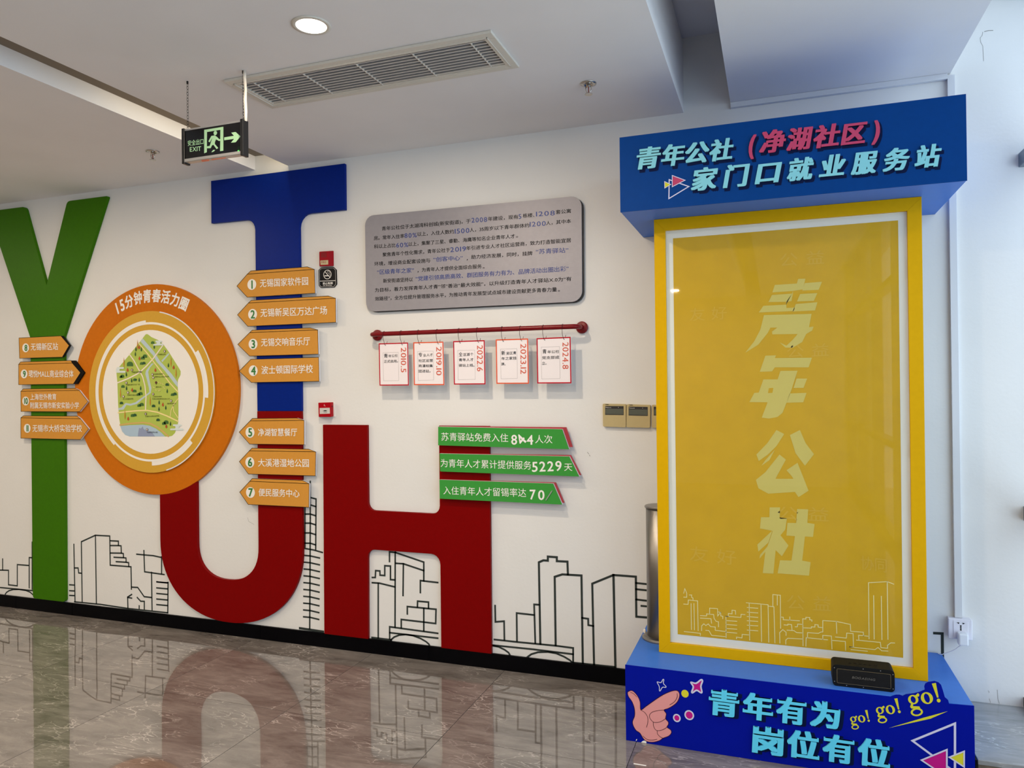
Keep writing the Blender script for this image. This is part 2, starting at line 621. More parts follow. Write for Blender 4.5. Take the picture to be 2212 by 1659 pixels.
def write(bm, s, pa, pb, h, yf, bold=0.0, shear=0.0, track=0.0, depth=0.0, rot90=False, rots=None, nat=0.0):
    """put string s between the x,z points pa (left middle) and pb (right middle), glyph height h, front at yf.
    rot90 writes from pa (top) down to pb, glyph tops to the right"""
    anycjk = any(ord(c) > 0x2E80 for c in s)
    items = []
    x = 0.0
    for i, ch in enumerate(s):
        if ch == ' ':
            x += 0.35; continue
        g = glyph(ch, bold, shear, depth)
        if g[6]:
            items.append((ch, g, x)); x += 1.0 + track
        else:
            w = g[3] - g[2]
            items.append((ch, g, x - g[2] + 0.05)); x += w + 0.10 + track
    X0 = min(px + g[2] for _, g, px in items); X1 = max(px + g[3] for _, g, px in items)
    # a closing full-width mark keeps its cell
    if anycjk:
        Zc, H = 0.38, 0.92
    else:
        z0 = min(g[4] for _, g, _ in items); z1 = max(g[5] for _, g, _ in items)
        Zc, H = (z0 + z1) / 2, z1 - z0
    A = Vector(pa); D = Vector(pb) - A
    sz = h / H
    if nat:
        # keep the figure's own proportions, centred between the two points
        half = (X1 - X0) * sz * nat / 2
        mid_ = A + D / 2; dn = D.normalized()
        A = mid_ - dn * half; D = dn * half * 2
    sx = D.length / max(X1 - X0, 1e-6)
    ux = D.normalized()
    if rot90:
        uz = Vector((-ux.y, ux.x))
    else:
        uz = Vector((0, 1))
    for i, (ch, g, px) in enumerate(items):
        vs, fs = g[0], g[1]
        bx_, bz_ = bold if isinstance(bold, tuple) else (bold, bold * 0.7)
        strikes = STRIKES if bx_ > 0.02 else STRIKES[:5] if bx_ > 0 else STRIKES[:1]
        rr = rots.get(i) if rots else None
        for kq, (kx, kz) in enumerate(strikes):
            _strike(bm, vs, fs, g, px, X0, A, ux, uz, sx, sz, Zc, yf - kq * STEP, depth, rr, kx * bx_, kz * bz_)


def wtext(name, items, m, parent, y, v=None, **kw):
    """items: (string, left px, right px, height px) in view v"""
    bm = B()
    for it in items:
        s, a, b, h = it[:4]
        k = dict(kw)
        if len(it) > 4:
            k.update(it[4])
        (ax, az), (bx, bz) = on([a, b], y, v)
        mid = ((a[0] + b[0]) / 2, (a[1] + b[1]) / 2)
        if k.get('rot90'):
            (l, _), (r, _) = on([(mid[0] - h / 2, mid[1]), (mid[0] + h / 2, mid[1])], y, v)
            hh = abs(r - l)
        else:
            (_, t), (_, bo) = on([(mid[0], mid[1] - h / 2), (mid[0], mid[1] + h / 2)], y, v)
            hh = t - bo
        write(bm, s, (ax, az), (bx, bz), hh, y, **k)
    return link(name, bm, m, parent, recalc=False)


EPS = 0.0007

# ------------------------------------------------------------------ the room
bm = B(); box(bm, LEFT_X, WIN_X + 0.3, BACK_Y, WALL + 0.1, -0.15, -0.006)
floor = link('floor', bm, M_grout, kind='structure')
bm = B()
T = 0.8; g = 0.0012
box(bm, g, T - g, g, T - g, -0.006, 0.0)
tile_me = None
ty0 = 2.871
k = 0
for j in range(-10, 1):
    for i in range(-10, 3):
        x = -0.568 + i * T - 0.0; y = ty0 + j * T
        if x + T < LEFT_X or y + T < BACK_Y or x > WIN_X + 0.1:
            continue
        if tile_me is None:
            o = link('floor_tile', bm, M_floor, floor)
            tile_me = o.data
            md = o
        else:
            o = bpy.data.objects.new('floor_tile', tile_me); o.parent = floor; COL.objects.link(o)
        o.location = (x, y, 0)

bm = B(); box(bm, LEFT_X, WIN_X + 0.3, WALL, WALL + 0.15, -0.1, 3.4)
wall = link('wall_back', bm, M_wall, kind='structure')
bm = B(); box(bm, LEFT_X - 0.15, LEFT_X, BACK_Y, WALL + 0.1, -0.1, 3.4); link('wall_left', bm, M_wall_b, kind='structure')
bm = B(); box(bm, LEFT_X, WIN_X + 0.3, BACK_Y - 0.15, BACK_Y, -0.1, 3.4); link('wall_front', bm, M_wall_b, kind='structure')

# ceiling: three lowered panels with two slots between them, open above at the glazing
S1a, S1b, S2a, S2b, EDGE = -2.951, -2.714, -0.405, -0.184, 0.735
bm = B()
box(bm, LEFT_X, S1a, BACK_Y, WALL, CEIL, CEIL + 0.1)
box(bm, S1b, S2a, BACK_Y, WALL, CEIL, CEIL + 0.35)
box(bm, S2b, EDGE, BACK_Y, WALL, CEIL + 0.012, CEIL + 0.35)
box(bm, LEFT_X, WIN_X + 0.3, BACK_Y, WALL, 3.2, 3.35)
ceil_o = link('ceiling', bm, M_ceil, kind='structure')
bm = B(); box(bm, S1a, S1b, BACK_Y, WALL, CEIL + 0.084, CEIL + 0.2); link('slot_top', bm, mat('slot_top_shade', (128, 116, 100), 0.8), ceil_o, label='top of the long slot, coloured darker for its shade')  # shade of the unlit slot top is put into a darker colour

# black skirting, one stone after another
joints = [LEFT_X, -7.6, -6.2, -4.997, -4.465, -2.934, -1.81, -0.6, 0.60]
base_p = thing('baseboard_back', (0, WALL, 0), None, None)
base_p['kind'] = 'structure'
for a, b in zip(joints[:-1], joints[1:]):
    bm = B(); box(bm, a + 0.0012, b - 0.0012, WALL - 0.012, WALL, 0, 0.082)
    link('skirting_tile', bm, M_black, base_p, bevel=0.001)

# ------------------------------------------------------------------ glazing on the right
win = thing('window_1', (WIN_X, 0, 0), None, None); win['kind'] = 'structure'
ys = [BACK_Y, -3.6, -2.15, -0.7, 0.75, 2.2, WALL]
for a, b in zip(ys[:-1], ys[1:]):
    bm = B(); box(bm, WIN_X, WIN_X + 0.012, a + 0.03, b - 0.03, 0.02, 3.2); link('pane', bm, M_glass, win)
for y in ys[:-1]:
    bm = B(); box(bm, WIN_X - 0.075, WIN_X + 0.03, y - 0.03 if y > BACK_Y else y, y + 0.03, 0, 3.2); link('mullion', bm, M_rail_alu, win, bevel=0.003)
for z0, z1 in ((0.911, 0.974), (2.411, 2.471), (3.13, 3.2)):
    bm = B(); box(bm, WIN_X - 0.075, WIN_X + 0.03, BACK_Y, WALL - 0.001, z0, z1); link('transom', bm, M_rail_alu, win, bevel=0.003)
bm = B(); box(bm, WIN_X - 0.075, WIN_X + 0.03, BACK_Y, 3.08, 0, 0.1); link('transom', bm, M_blackpl, win, bevel=0.003)

bm = B(); box(bm, WIN_X - 0.085, WIN_X + 0.03, 3.08, WALL - 0.001, 0.1225, 0.165); link('transom', bm, M_blackpl, win, bevel=0.003)

# stone ledge under the glazing
led = thing('stone_ledge', (0.83, 3.36, 0), 'low grey marble ledge against the wall right of the blue plinth', 'ledge')
bm = B(); box(bm, 0.684, WIN_X - 0.076, 3.112, WALL - 0.001, 0, 0.104); link('ledge_base', bm, M_ledge_front, led, bevel=0.002)
bm = B(); box(bm, 0.682, WIN_X - 0.076, 3.100, WALL - 0.001, 0.104, 0.122); link('ledge_top', bm, M_ledge, led, bevel=0.002)
bm = B(); box(bm, 0.6745, 0.6825, 3.104, WALL - 0.001, 0.0, 0.118); link('side_strip', bm, M_rubber, led, label='black strip along the left side')

# ------------------------------------------------------------------ black line skyline printed on the wall
V3 = vw(0, 1100, 3.16)
V4 = vw(640, 1050, 2.8359)
V4b = vw(1980, 1280, 4.38)
YM = WALL - EPS
bm = B()


def L3(*p, w=0.0095): line(bm, on(p, YM, V3), w, YM)
def L4(*p, w=0.0098): line(bm, on(p, YM, V4), w, YM)


L3((-60, 414), (58, 417), (58, 516), (118, 523), (118, 378), (196, 384)); L3((18, 340), (18, 412)); L3((199, 536), (199, 330), (219, 331))
L3((-160, 519), (225, 556)); L3((219, 225), (219, 545))
L3((36, 580), (44, 568), (62, 556), (90, 548), (130, 547), (175, 554), (205, 566), (226, 585))
L3((475, 516), (508, 518)); L3((475, 556), (508, 558)); L3((475, 588), (508, 590))
L3((504, 240), (512, 632)); L3((507, 401), (533, 401), (537, 435), (556, 437))
L3((561, 632), (555, 222), (651, 178), (749, 183), (752, 382), (894, 393), (897, 545))
L3((651, 178), (658, 645)); L3((752, 215), (808, 218), (808, 248), (754, 248)); L3((808, 248), (826, 250), (828, 300), (754, 299))
L3((828, 300), (842, 303), (843, 331), (778, 328)); L3((843, 331), (860, 333), (861, 362), (793, 358)); L3((861, 362), (878, 365), (879, 392))
L3((509, 632), (690, 650), (876, 678), (1145, 707))
L3((873, 674), (871, 600), (899, 582)); L3((871, 602), (899, 607)); L3((897, 532), (940, 534), (984, 597), (1036, 603))
L3((937, 603), (960, 628), (985, 629), (985, 680)); L3((950, 660), (950, 678))
L3((933, 307), (985, 312), (1045, 317), (1100, 329)); L3((982, 283), (987, 427), (1120, 446)); L3((1103, 325), (1103, 440))
L3((1034, 432), (1038, 688)); L3((1147, 500), (1145, 705))
for z in (496, 537, 575, 613, 651):
    L3((1070, z), (1145, z + 7))
L3((1070, 496), (1147, 503))
# tower between U and H
L3((2118, 60), (2114, 815), w=0.010); L3((2082, -50), (2082, 268), (2140, 278), (2200, 295)); L3((2157, -60), (2155, 275))
L3((2118, -190), (2118, 60)); L3((2118, -80), (2157, -70))
for z in (-30, 33, 95, 162, 232):
    L3((2082, z), (2118, z), (2155, z + 12))
for i in range(10):
    z = 315 + i * 46.6
    L3((2077 - i * 0.5, z), (2118, z + 4), (2181 - i * 0.6, z + 18))
L3((2047, 812), (2205, 836), w=0.014)
# inside the H
L4((466, 560), (484, 560), (486, 518), (512, 520), (513, 546), (542, 548), (542, 488), (577, 490), (577, 573), (604, 575))
L4((466, 592), (510, 595), (604, 618)); L4((502, 595), (502, 930))
L4((571, 462), (571, 403), (608, 407)); L4((606, 405), (605, 862)); L4((608, 407), (781, 466), (781, 580))
L4((608, 473), (656, 476), (781, 518)); L4((656, 476), (654, 670)); L4((760, 652), (760, 579), (866, 591))
L4((680, 783), (680, 738), (856, 755), (854, 842), (643, 817), (643, 868)); L4((742, 740), (743, 705), (810, 711), (810, 748)); L4((781, 750), (781, 886))
L4((572, 936), (572, 862), (866, 902)); L4((572, 898), (866, 932))
L4((466, 930), (500, 934), (580, 944), w=0.014)
L4((580, 942), (600, 925), (630, 913), (670, 909), (715, 916), (760, 933), (795, 953), (812, 968), (820, 985))
# right of the H
L4((1218, 733), (1220, 832), (1273, 828), (1275, 942)); L4((1352, 950), (1350, 778), (1457, 790)); L4((1464, 962), (1457, 725), (1486, 727))
L4((1495, 966), (1486, 467), (1514, 455), (1541, 457), (1541, 432), (1596, 436), (1596, 460), (1661, 463), (1664, 540), w=0.0115)
L4((1589, 975), (1583, 556), (1630, 541), (1747, 548), (1755, 1082), w=0.0115)
L4((1752, 808), (1788, 813), (1789, 852), (1819, 857)); L4((1824, 1094), (1813, 598), (1943, 545), (2080, 555), (2083, 800), (2160, 806), w=0.011)
L4((1943, 545), (1955, 1108), w=0.012)
L4((2083, 594), (2160, 602)); L4((2083, 632), (2160, 640)); L4((2083, 695), (2160, 704)); L4((2115, 734), (2160, 738))
L4((1214, 940), (1350, 955), (1589, 978), (1696, 992), (1696, 1080)); L4((1205, 975), (1450, 1000), (1694, 1030))
L4((1205, 978), (1240, 985), (1275, 1002), (1300, 1020), (1312, 1040))
L4((1410, 1052), (1440, 1030), (1480, 1018), (1540, 1016), (1590, 1024), (1640, 1045), (1675, 1066), (1692, 1082))
L4((1700, 1082), (1950, 1108))
# the bit by the socket
line(bm, on([(170, 384), (243, 388), (246, 622)], YM, V4b), 0.0115, YM)
line(bm, on([(60, 598), (246, 620)], YM, V4b), 0.0115, YM)
link('skyline_drawing', bm, M_line, wall, label='black line drawing of city towers')

# old scuff marks on the plaster
bm = B()
for a, b, v in (((1500, 562), (1512, 578), vw(930, 850, 4.424)), ((1519, 588), (1524, 598), vw(930, 850, 4.424))):
    line(bm, on([a, b], YM, v), 0.0022, YM)
line(bm, on([(535, 1118), (537, 1126), (549, 1133)], YM), 0.0012, YM)
VR = vw(1980, 0, 3.608)
line(bm, on([(530, 246), (560, 238), (595, 237)], YM, VR), 0.0022, YM)
line(bm, on([(515, 250), (512, 275), (496, 295), (500, 330), (516, 358), (522, 475)], YM, VR), 0.0012, YM)
VR2 = vw(2060, 1490, 9.816)
line(bm, on([(925, 0), (938, 190), (968, 290)], YM, VR2), 0.0012, YM)
line(bm, on([(730, 20), (755, 45), (745, 60)], YM, VR2), 0.0012, YM)
line(bm, on([(755, 190), (782, 268)], YM, VR2), 0.0012, YM)
link('scuff_mark', bm, mat('scuff_grey', (120, 118, 112), 0.8), wall)

# ------------------------------------------------------------------ the big letters
LT = 0.022
LF = WALL - LT


def letter(pts, m, label, name, z=None):
    bm = B(); prism(bm, pts, LF, WALL - 0.0011)
    xs = [p[0] for p in pts]
    o = link(name, bm, m, origin=((min(xs) + max(xs)) / 2, WALL, min(p[1] for p in pts)), bevel=0.0022)
    return tag(o, label, 'letter')


yc = -4.668
ypts = [(yc - 0.152, 0.088), (yc + 0.150, 0.088), (yc + 0.156, 1.877), (-4.108, 2.787), (-4.470, 2.787), (yc, 2.232), (yc - 0.20, 2.787), (yc - 0.56, 2.787), (yc - 0.156, 1.877)]
ypts[6] = (2 * yc + 4.470, 2.787)
ypts = round_poly(ypts, [0.02, 0.02, 0, 0.008, 0.035, 0, 0.035, 0.008, 0])
letter(ypts, M_green, 'tall green letter Y at the far left of the wall', 'letter')
T_ = [(-3.266, 2.797), (-3.266, 2.534), (-2.938, 2.532), (-2.934, 1.375), (-2.620, 1.375), (-2.624, 2.532), (-2.310, 2.531), (-2.310, 2.797)]
letter(round_poly(T_, [0, 0, 0.065, 0, 0, 0.075, 0, 0]), M_blue, 'blue letter T reaching almost to the ceiling', 'letter')

CX, CZ, CR = -3.742, 1.513, 0.672


def circ_z(x):
    return CZ - math.sqrt(max(0, (CR + 0.0005) ** 2 - (x - CX) ** 2))


XL, XR, xl, xr = -3.692, -2.622, -3.398, -2.935
cx = (XL + XR) / 2
u_pts = []
for i in range(7):
    x = XL + (xl - XL) * i / 6
    u_pts.append((x, circ_z(x)))


def superarc(cx, cz, rx, rz, a0, a1, n, e=2.35):
    out = []
    for i in range(n + 1):
        a = math.radians(a0 + (a1 - a0) * i / n)
        c, s = math.cos(a), math.sin(a)
        out.append((cx + rx * math.copysign(abs(c) ** (2 / e), c), cz + rz * math.copysign(abs(s) ** (2 / e), s)))
    return out


icx = (xl + xr) / 2
u_pts += superarc(icx, 0.56, (xr - xl) / 2, 0.217, 180, 360, 26)
u_pts += [(xr, 1.3742), (XR, 1.3742)]
u_pts += superarc(cx, 0.56, (XR - XL) / 2, 0.4772, 0, -180, 40, 2.15)
letter(u_pts, M_red, 'dark red letter U below the blue T and the orange ring', 'letter')
h_pts = [(-2.478, 0.083), (-2.188, 0.083), (-2.184, 0.592), (-1.732, 0.592), (-1.732, 0.083), (-1.438, 0.083), (-1.436, 1.296), (-1.732, 1.296), (-1.732, 0.813), (-2.180, 0.813), (-2.180, 1.296), (-2.474, 1.296)]
letter(round_poly(h_pts, [0, 0, 0.045, 0.055, 0, 0, 0, 0, 0.045, 0.045, 0, 0]), M_red, 'dark red letter H right of the U, behind the green boards', 'letter')

# ------------------------------------------------------------------ orange ring with the round map
rs = thing('round_map_sign', (CX, WALL, CZ - CR), 'round orange letter O framing a golden disc with a small green map', 'sign')
bm = B(); prism(bm, ell(CX, CZ, CR, n=96), LF, WALL - 0.0005); link('letter_ring', bm, M_orange, rs, bevel=0.002)
DX, DZ, DR = -3.760, 1.4975, 0.516
DF = LF - 0.010
bm = B(); prism(bm, ell(DX, DZ, DR, n=96), DF, LF); disc = link('disc', bm, M_gold, rs, label='golden disc')
bm = B(); ring(bm, DX, DZ, DR + 0.0015, DR - 0.006, -75, 80, DF - 0.0002, 96)
link('disc_rim', bm, M_white_edge, disc)
bm = B()
y = DF - EPS
ring(bm, DX, DZ, 0.445, 0.431, 0, 360, y, 120)
ring(bm, DX, DZ, 0.458, 0.4445, 93, 229, y, 120)
ring(bm, DX, DZ, 0.470, 0.4445, -5, 33, y, 120)
ring(bm, DX, DZ, 0.470, 0.4445, -88, -43, y, 120)
prism(bm, ell(DX, DZ, 0.395, n=72), y)
link('white_print', bm, M_white, disc, label='white inner circle and broken rings')
# curved title
bm = B()
ttl = '15分钟青春活力圈'
tc = (-3.755, 1.500); tr = 0.612
wts = [0.62, 0.62] + [1.0] * 7
tot = sum(wts); acc = 0
for ch, wd in zip(ttl, wts):
    a = math.radians(119.5 + (60.0 - 119.5) * (acc + wd / 2) / tot); acc += wd
    gq = glyph(ch, 0.032, 0.0, 0)
    cxg = (gq[2] + gq[3]) / 2
    s = 0.088
    tz = 0.38 if gq[6] else 0.345
    ssz = s * (1.0 if gq[6] else 1.18)
    px_, pz_ = tc[0] + tr * math.cos(a), tc[1] + tr * math.sin(a)
    rot = (a - math.pi / 2) * 0.85
    for kq, (ox, oz) in enumerate(STRIKES):
        vv = []
        for v in gq[0]:
            lx, lz = (v.x + ox * 0.03 - cxg) * s * (0.82 if gq[6] else 0.9), (v.y + oz * 0.024 - tz) * ssz
            lx += lz * 0.06
            vv.append(bm.verts.new((px_ + lx * math.cos(rot) - lz * math.sin(rot), LF - EPS - kq * STEP, pz_ + lx * math.sin(rot) + lz * math.cos(rot))))
        for f in gq[1]:
            bm.faces.new([vv[k] for k in f])
link('lettering', bm, M_white, rs, recalc=False)

# the map, drawn from its measured outlines
VM = vw(230, 700, 6.379)
ym = DF - EPS * 1.6


def mp(name, polys, m, k, parent=disc):
    bm = B()
    for p in polys:
        prism(bm, on(p, ym - k * 0.00035, VM), ym - k * 0.00035)
    return link(name, bm, m, parent, kind='stuff' if len(polys) > 2 else None)


def mln(name, lines, m, k, w):
    bm = B()
    for i, p in enumerate(lines):
        line(bm, on(p, ym - k * 0.00035, VM), w[i] if isinstance(w, list) else w, ym - k * 0.00035)
    return link(name, bm, m, disc)


mp('map_land', [[(540, 142), (558, 137), (575, 145), (620, 180), (720, 225), (790, 290), (860, 385), (1000, 610), (1022, 650), (1020, 700), (985, 770), (980, 830), (990, 1000), (992, 1250), (985, 1370), (960, 1450), (945, 1500), (905, 1540), (860, 1550), (320, 1550), (260, 1530), (215, 1480), (195, 1420), (175, 1300), (160, 1100), (150, 800), (138, 680), (140, 620), (175, 590), (310, 430), (400, 320), (480, 220)]], M_mapg, 0)
mp('map_lake', [[(188, 1405), (330, 1393), (500, 1387), (590, 1400), (680, 1440), (760, 1500), (808, 1549), (320, 1549), (260, 1529), (215, 1479), (195, 1420)]], M_lake, 1)
mp('map_isle', [[(432, 1549), (440, 1480), (450, 1430), (475, 1440), (500, 1408), (510, 1445), (560, 1475), (610, 1480), (640, 1510), (670, 1549)]], M_isle, 2)
mp('map_river', [[(500, 198), (660, 385), (730, 500), (900, 690), (978, 800), (980, 870), (930, 810), (800, 640), (690, 520), (640, 430), (468, 240)],
                 [(160, 1158), (205, 1150), (262, 1088), (330, 1098), (400, 1078), (480, 1020), (545, 975), (590, 935), (585, 880), (555, 760), (535, 690), (545, 640), (620, 545), (655, 540), (600, 600), (575, 660), (590, 760), (620, 880), (610, 950), (540, 1000), (420, 1100), (330, 1125), (275, 1115), (235, 1180), (165, 1185)],
                 [(755, 505), (855, 400), (865, 415), (770, 525)]], M_river, 1)
mln('map_road', [[(315, 415), (380, 505), (440, 620), (462, 655), (500, 730), (530, 850), (545, 1000), (538, 1180)], [(155, 808), (300, 750), (420, 690), (470, 655), (560, 570), (640, 480), (700, 400), (778, 290)]], M_road, 3, 0.0085)
mln('map_main_road', [[(445, 265), (560, 400), (650, 520), (780, 690), (880, 820), (985, 935)], [(162, 1222), (300, 1205), (450, 1193), (560, 1190), (700, 1215), (830, 1265), (985, 1340)], [(878, 1270), (890, 1190), (925, 1110), (985, 1030)], [(918, 1120), (925, 1200), (985, 1290)]], M_roady, 4, [0.0075, 0.0085, 0.005, 0.005])
mln('map_shore', [[(188, 1390), (330, 1370), (500, 1358), (600, 1370), (700, 1420), (790, 1490), (850, 1547)]], M_sand, 3, 0.010)


def dome(x, z, r):
    return [(x - r, z + r * 0.62)] + [(x - r * math.cos(t), z - r * 0.1 - r * 0.8 * math.sin(t)) for t in [math.pi * q / 8 for q in range(9)]] + [(x + r, z + r * 0.62)]


def leafp(x, z, w, h):
    return [(x, z - h), (x + w * 0.7, z - h * 0.2), (x + w, z + h * 0.4), (x + w * 0.3, z + h * 0.8), (x, z + h), (x - w * 0.3, z + h * 0.8), (x - w, z + h * 0.4), (x - w * 0.7, z - h * 0.2)]


mp('map_tree', [dome(323, 555, 42), dome(530, 445, 30), dome(500, 470, 26), dome(485, 545, 24), dome(218, 720, 26), dome(226, 862, 24), dome(390, 770, 24), dome(388, 925, 24), dome(200, 730, 20), dome(470, 960, 28), dome(440, 972, 24), dome(485, 1110, 28), dome(450, 1125, 24), dome(360, 1262, 26), dome(910, 975, 24), dome(637, 258, 24), dome(822, 1355, 32), dome(792, 1372, 26)], M_mapg2, 5)
mp('map_tree', [dome(515, 540, 22), dome(648, 1130, 24), dome(206, 1090, 23), dome(836, 835, 24), dome(390, 1255, 24), dome(710, 1322, 24), dome(942, 965, 24), dome(405, 765, 14)] +
   [leafp(x, z, 10, 34) for x, z in ((405, 345), (480, 348), (397, 412), (657, 312), (273, 692), (346, 776), (450, 768), (275, 884), (470, 882), (853, 566), (836, 922), (725, 1078), (816, 1150), (723, 1168), (881, 1372))], M_mapg3, 6)
mp('map_tree', [leafp(x, z, 8, 75) for x, z in ((427, 285), (240, 530), (888, 520), (958, 670), (192, 950), (602, 1060), (254, 1245))], M_leaf, 6)
mp('map_tree', [leafp(x, z, 14, 30) for x, z in ((450, 318), (454, 470), (290, 632), (673, 632), (924, 595), (353, 906), (776, 1108), (298, 1303), (823, 1408))], M_leafr, 7)
mp('map_cloud', [round_poly([(150, 592), (240, 592), (240, 618), (180, 620), (180, 645), (262, 645), (262, 672), (132, 672), (132, 620)], 10, 3), round_poly([(675, 228), (765, 228), (765, 250), (740, 252), (740, 270), (785, 272), (785, 292), (645, 298), (645, 276), (690, 272), (690, 250), (675, 250)], 8, 3),
                 round_poly([(915, 1382), (1034, 1382), (1034, 1404), (1000, 1408), (1000, 1438), (1058, 1438), (1058, 1464), (877, 1464), (877, 1440), (950, 1438), (950, 1408), (915, 1404)], 10, 3)], M_cloud, 8)
pins = [(350, 632, '1'), (272, 810, '2'), (295, 945, '3'), (231, 998, '4'), (632, 694, '5'), (559, 1455, '6'), (889, 1058, '7'), (800, 375, '8'), (643, 737, '9'), (642, 965, '10'), (539, 1237, '11')]
bm = B(); bm2 = B(); yk = ym - 9 * 0.00035
for x, z, n in pins:
    c = on([(x, z), (x + 15, z), (x, z - 18)], yk, VM)
    prism(bm, ell(c[0][0], c[0][1], c[1][0] - c[0][0], c[2][1] - c[0][1], 16), yk)
    prism(bm2, ell(c[0][0], c[0][1], (c[1][0] - c[0][0]) * 0.6, (c[2][1] - c[0][1]) * 0.72, 14), yk - 0.0003)
link('map_pin', bm, M_pin, disc, kind='stuff'); link('map_pin_face', bm2, M_white, disc, kind='stuff')
wtext('map_pin_number', [(n, (x - (5 if len(n) > 1 else 3), z), (x + (5 if len(n) > 1 else 3), z), 18) for x, z, n in pins], M_pin, disc, yk - 0.0006, VM)['kind'] = 'stuff'
wtext('map_place_name', [('无锡新区站', (710, 421), (815, 415), 22), ('无锡国家软件园', (345, 665), (487, 660), 22), ('净湖智慧餐厅', (655, 690), (780, 688), 20), ('珺悦MALL商业综合体', (665, 727), (860, 723), 20),
                         ('无锡新吴区万达广场', (268, 838), (455, 832), 20), ('无锡交响音乐厅', (285, 980), (428, 978), 20), ('波士顿国际学校', (225, 1033), (368, 1030), 20), ('青年公社', (678, 868), (758, 866), 24),
                         ('上海世外教育', (632, 1000), (760, 998), 18), ('附属无锡市新安实验小学', (632, 1032), (870, 1030), 18), ('便民服务中心', (832, 1096), (960, 1093), 20), ('无锡市大桥实验学校', (533, 1274), (725, 1266), 20), ('大溪港湿地公园', (555, 1492), (702, 1490), 20)], M_ink, disc, yk, VM)['kind'] = 'stuff'
bm = B()
for x, z in ((715, 800), (745, 810), (775, 825), (650, 870), (795, 875), (680, 905), (720, 915), (735, 905)):
    line(bm, on([(x - 8, z - 10), (x - 2, z + 8), (x + 12, z + 6)], yk, VM), 0.0022, yk)
link('map_blossom', bm, M_roady, disc)
bm = B(); prism(bm, on([(683, 835), (668, 808), (672, 792), (683, 787), (694, 792), (697, 808)], yk, VM), yk); link('map_pin', bm, M_pin, disc)

# ------------------------------------------------------------------ orange arrow signs
V7 = vw(440, 560, 3.0156)
V5 = vw(0, 400, 2.9625)


def arrow(v, body, strip, side, discc, num, texts, label, group):
    """body outline incl. tip, strip = drawn top edge, side = drawn black edge"""
    yb, yf = LF - 0.0005, LF - 0.012
    allp = list(body) + (list(strip) if strip else []) + (list(side) if side else [])
    b_w = on(body, yf, v)
    xs = [p[0] for p in b_w]; zs = [p[1] for p in b_w]
    root = thing('arrow_sign', ((min(xs) + max(xs)) / 2, LF, min(zs)), label, 'sign', group)
    bm = B(); prism(bm, b_w, yf, yb)
    if strip:
        # the raised strip shares its lower edge with the body
        prism(bm, on(strip, yf, v), yf, yb)
    board = link('board', bm, M_white_edge, root, label='white board edge')
    bm = B(); prism(bm, b_w, yf - EPS)
    if strip:
        prism(bm, on(strip, yf, v), yf - EPS)
    link('orange_face', bm, M_sign, root)
    if side:
        bm = B(); prism(bm, on(side, yf, v), yf, yb); link('side_edge', bm, M_ink, root, label='black drawn side')
    bm = B()
    line(bm, on(body, yf, v), 0.0028, yf - 2 * EPS, closed=True)
    if strip:
        line(bm, on(strip, yf, v), 0.0028, yf - 2 * EPS, closed=True)
    link('outline', bm, M_ink, root)
    c = on([discc, (discc[0] + (29 if v is V7 else 21.5), discc[1]), (discc[0], discc[1] - (35 if v is V7 else 28.5))], yf, v)
    bm = B(); prism(bm, ell(c[0][0], c[0][1], (c[1][0] - c[0][0]), (c[2][1] - c[0][1]), 28), yf - 3 * EPS); link('number_disc', bm, M_white, root)
    nw = (10 if num != '1' else 8) if v is V7 else 7.5
    if len(num) > 1: nw = 14
    nh = 52 if v is V7 else 38
    wtext('numeral', [(num, (discc[0] - nw, discc[1]), (discc[0] + nw, discc[1]), nh, dict(bold=0.024, nat=0.95 if len(num) == 1 else 0.8, track=0.06))], M_num, root, yf - 4 * EPS, v)
    wtext('lettering', texts, M_white, root, yf - 3 * EPS, v, bold=0.012)
    return root


G1 = 'arrow signs pointing left across the T and U'
G2 = 'arrow signs pointing right across the Y'
arrow(V7, [(217, 175), (285, 97), (722, 66), (727, 221), (285, 248)], [(285, 97), (308, 76), (677, 50), (722, 66)], None, (315, 165), '1', [('无锡国家软件园', (367, 157), (680, 141), 52)], 'orange left arrow sign numbered 1, topmost on the blue T', G1)
arrow(V7, [(221, 362), (292, 285), (860, 254), (862, 411), (288, 437)], [(292, 285), (310, 268), (812, 239), (860, 254)], None, (320, 359), '2', [('无锡新吴区万达广场', (370, 350), (803, 332), 54)], 'orange left arrow sign numbered 2, the longest one', G1)
arrow(V7, [(223, 555), (300, 478), (744, 460), (748, 618), (300, 631)], [(300, 478), (317, 462), (695, 447), (744, 460)], None, (323, 553), '3', [('无锡交响音乐厅', (374, 542), (692, 533), 52)], 'orange left arrow sign numbered 3 below sign 2', G1)
arrow(V7, [(232, 729), (308, 652), (750, 639), (753, 795), (312, 803)], None, None, (324, 726), '4', [('波士顿国际学校', (376, 722), (711, 713), 54)], 'orange left arrow sign numbered 4, lowest on the blue T', G1)
arrow(V7, [(232, 1126), (303, 1053), (655, 1049), (655, 1208), (300, 1204)], [(303, 1053), (318, 1037), (607, 1034), (655, 1049)], None, (303, 1128), '5', [('净湖智慧餐厅', (355, 1127), (608, 1127), 50)], 'orange left arrow sign numbered 5, highest on the red U', G1)
arrow(V7, [(233, 1318), (298, 1248), (731, 1254), (728, 1411), (292, 1399)], [(298, 1248), (316, 1230), (684, 1237), (731, 1254)], None, (302, 1323), '6', [('大溪港湿地公园', (355, 1325), (685, 1328), 52)], 'orange left arrow sign numbered 6 on the red U', G1)
arrow(V7, [(235, 1517), (301, 1446), (688, 1462), (686, 1616), (291, 1597)], [(301, 1446), (317, 1428), (645, 1440), (688, 1462)], None, (306, 1519), '7', [('便民服务中心', (358, 1518), (624, 1526), 50)], 'orange left arrow sign numbered 7, lowest on the red U', G1)
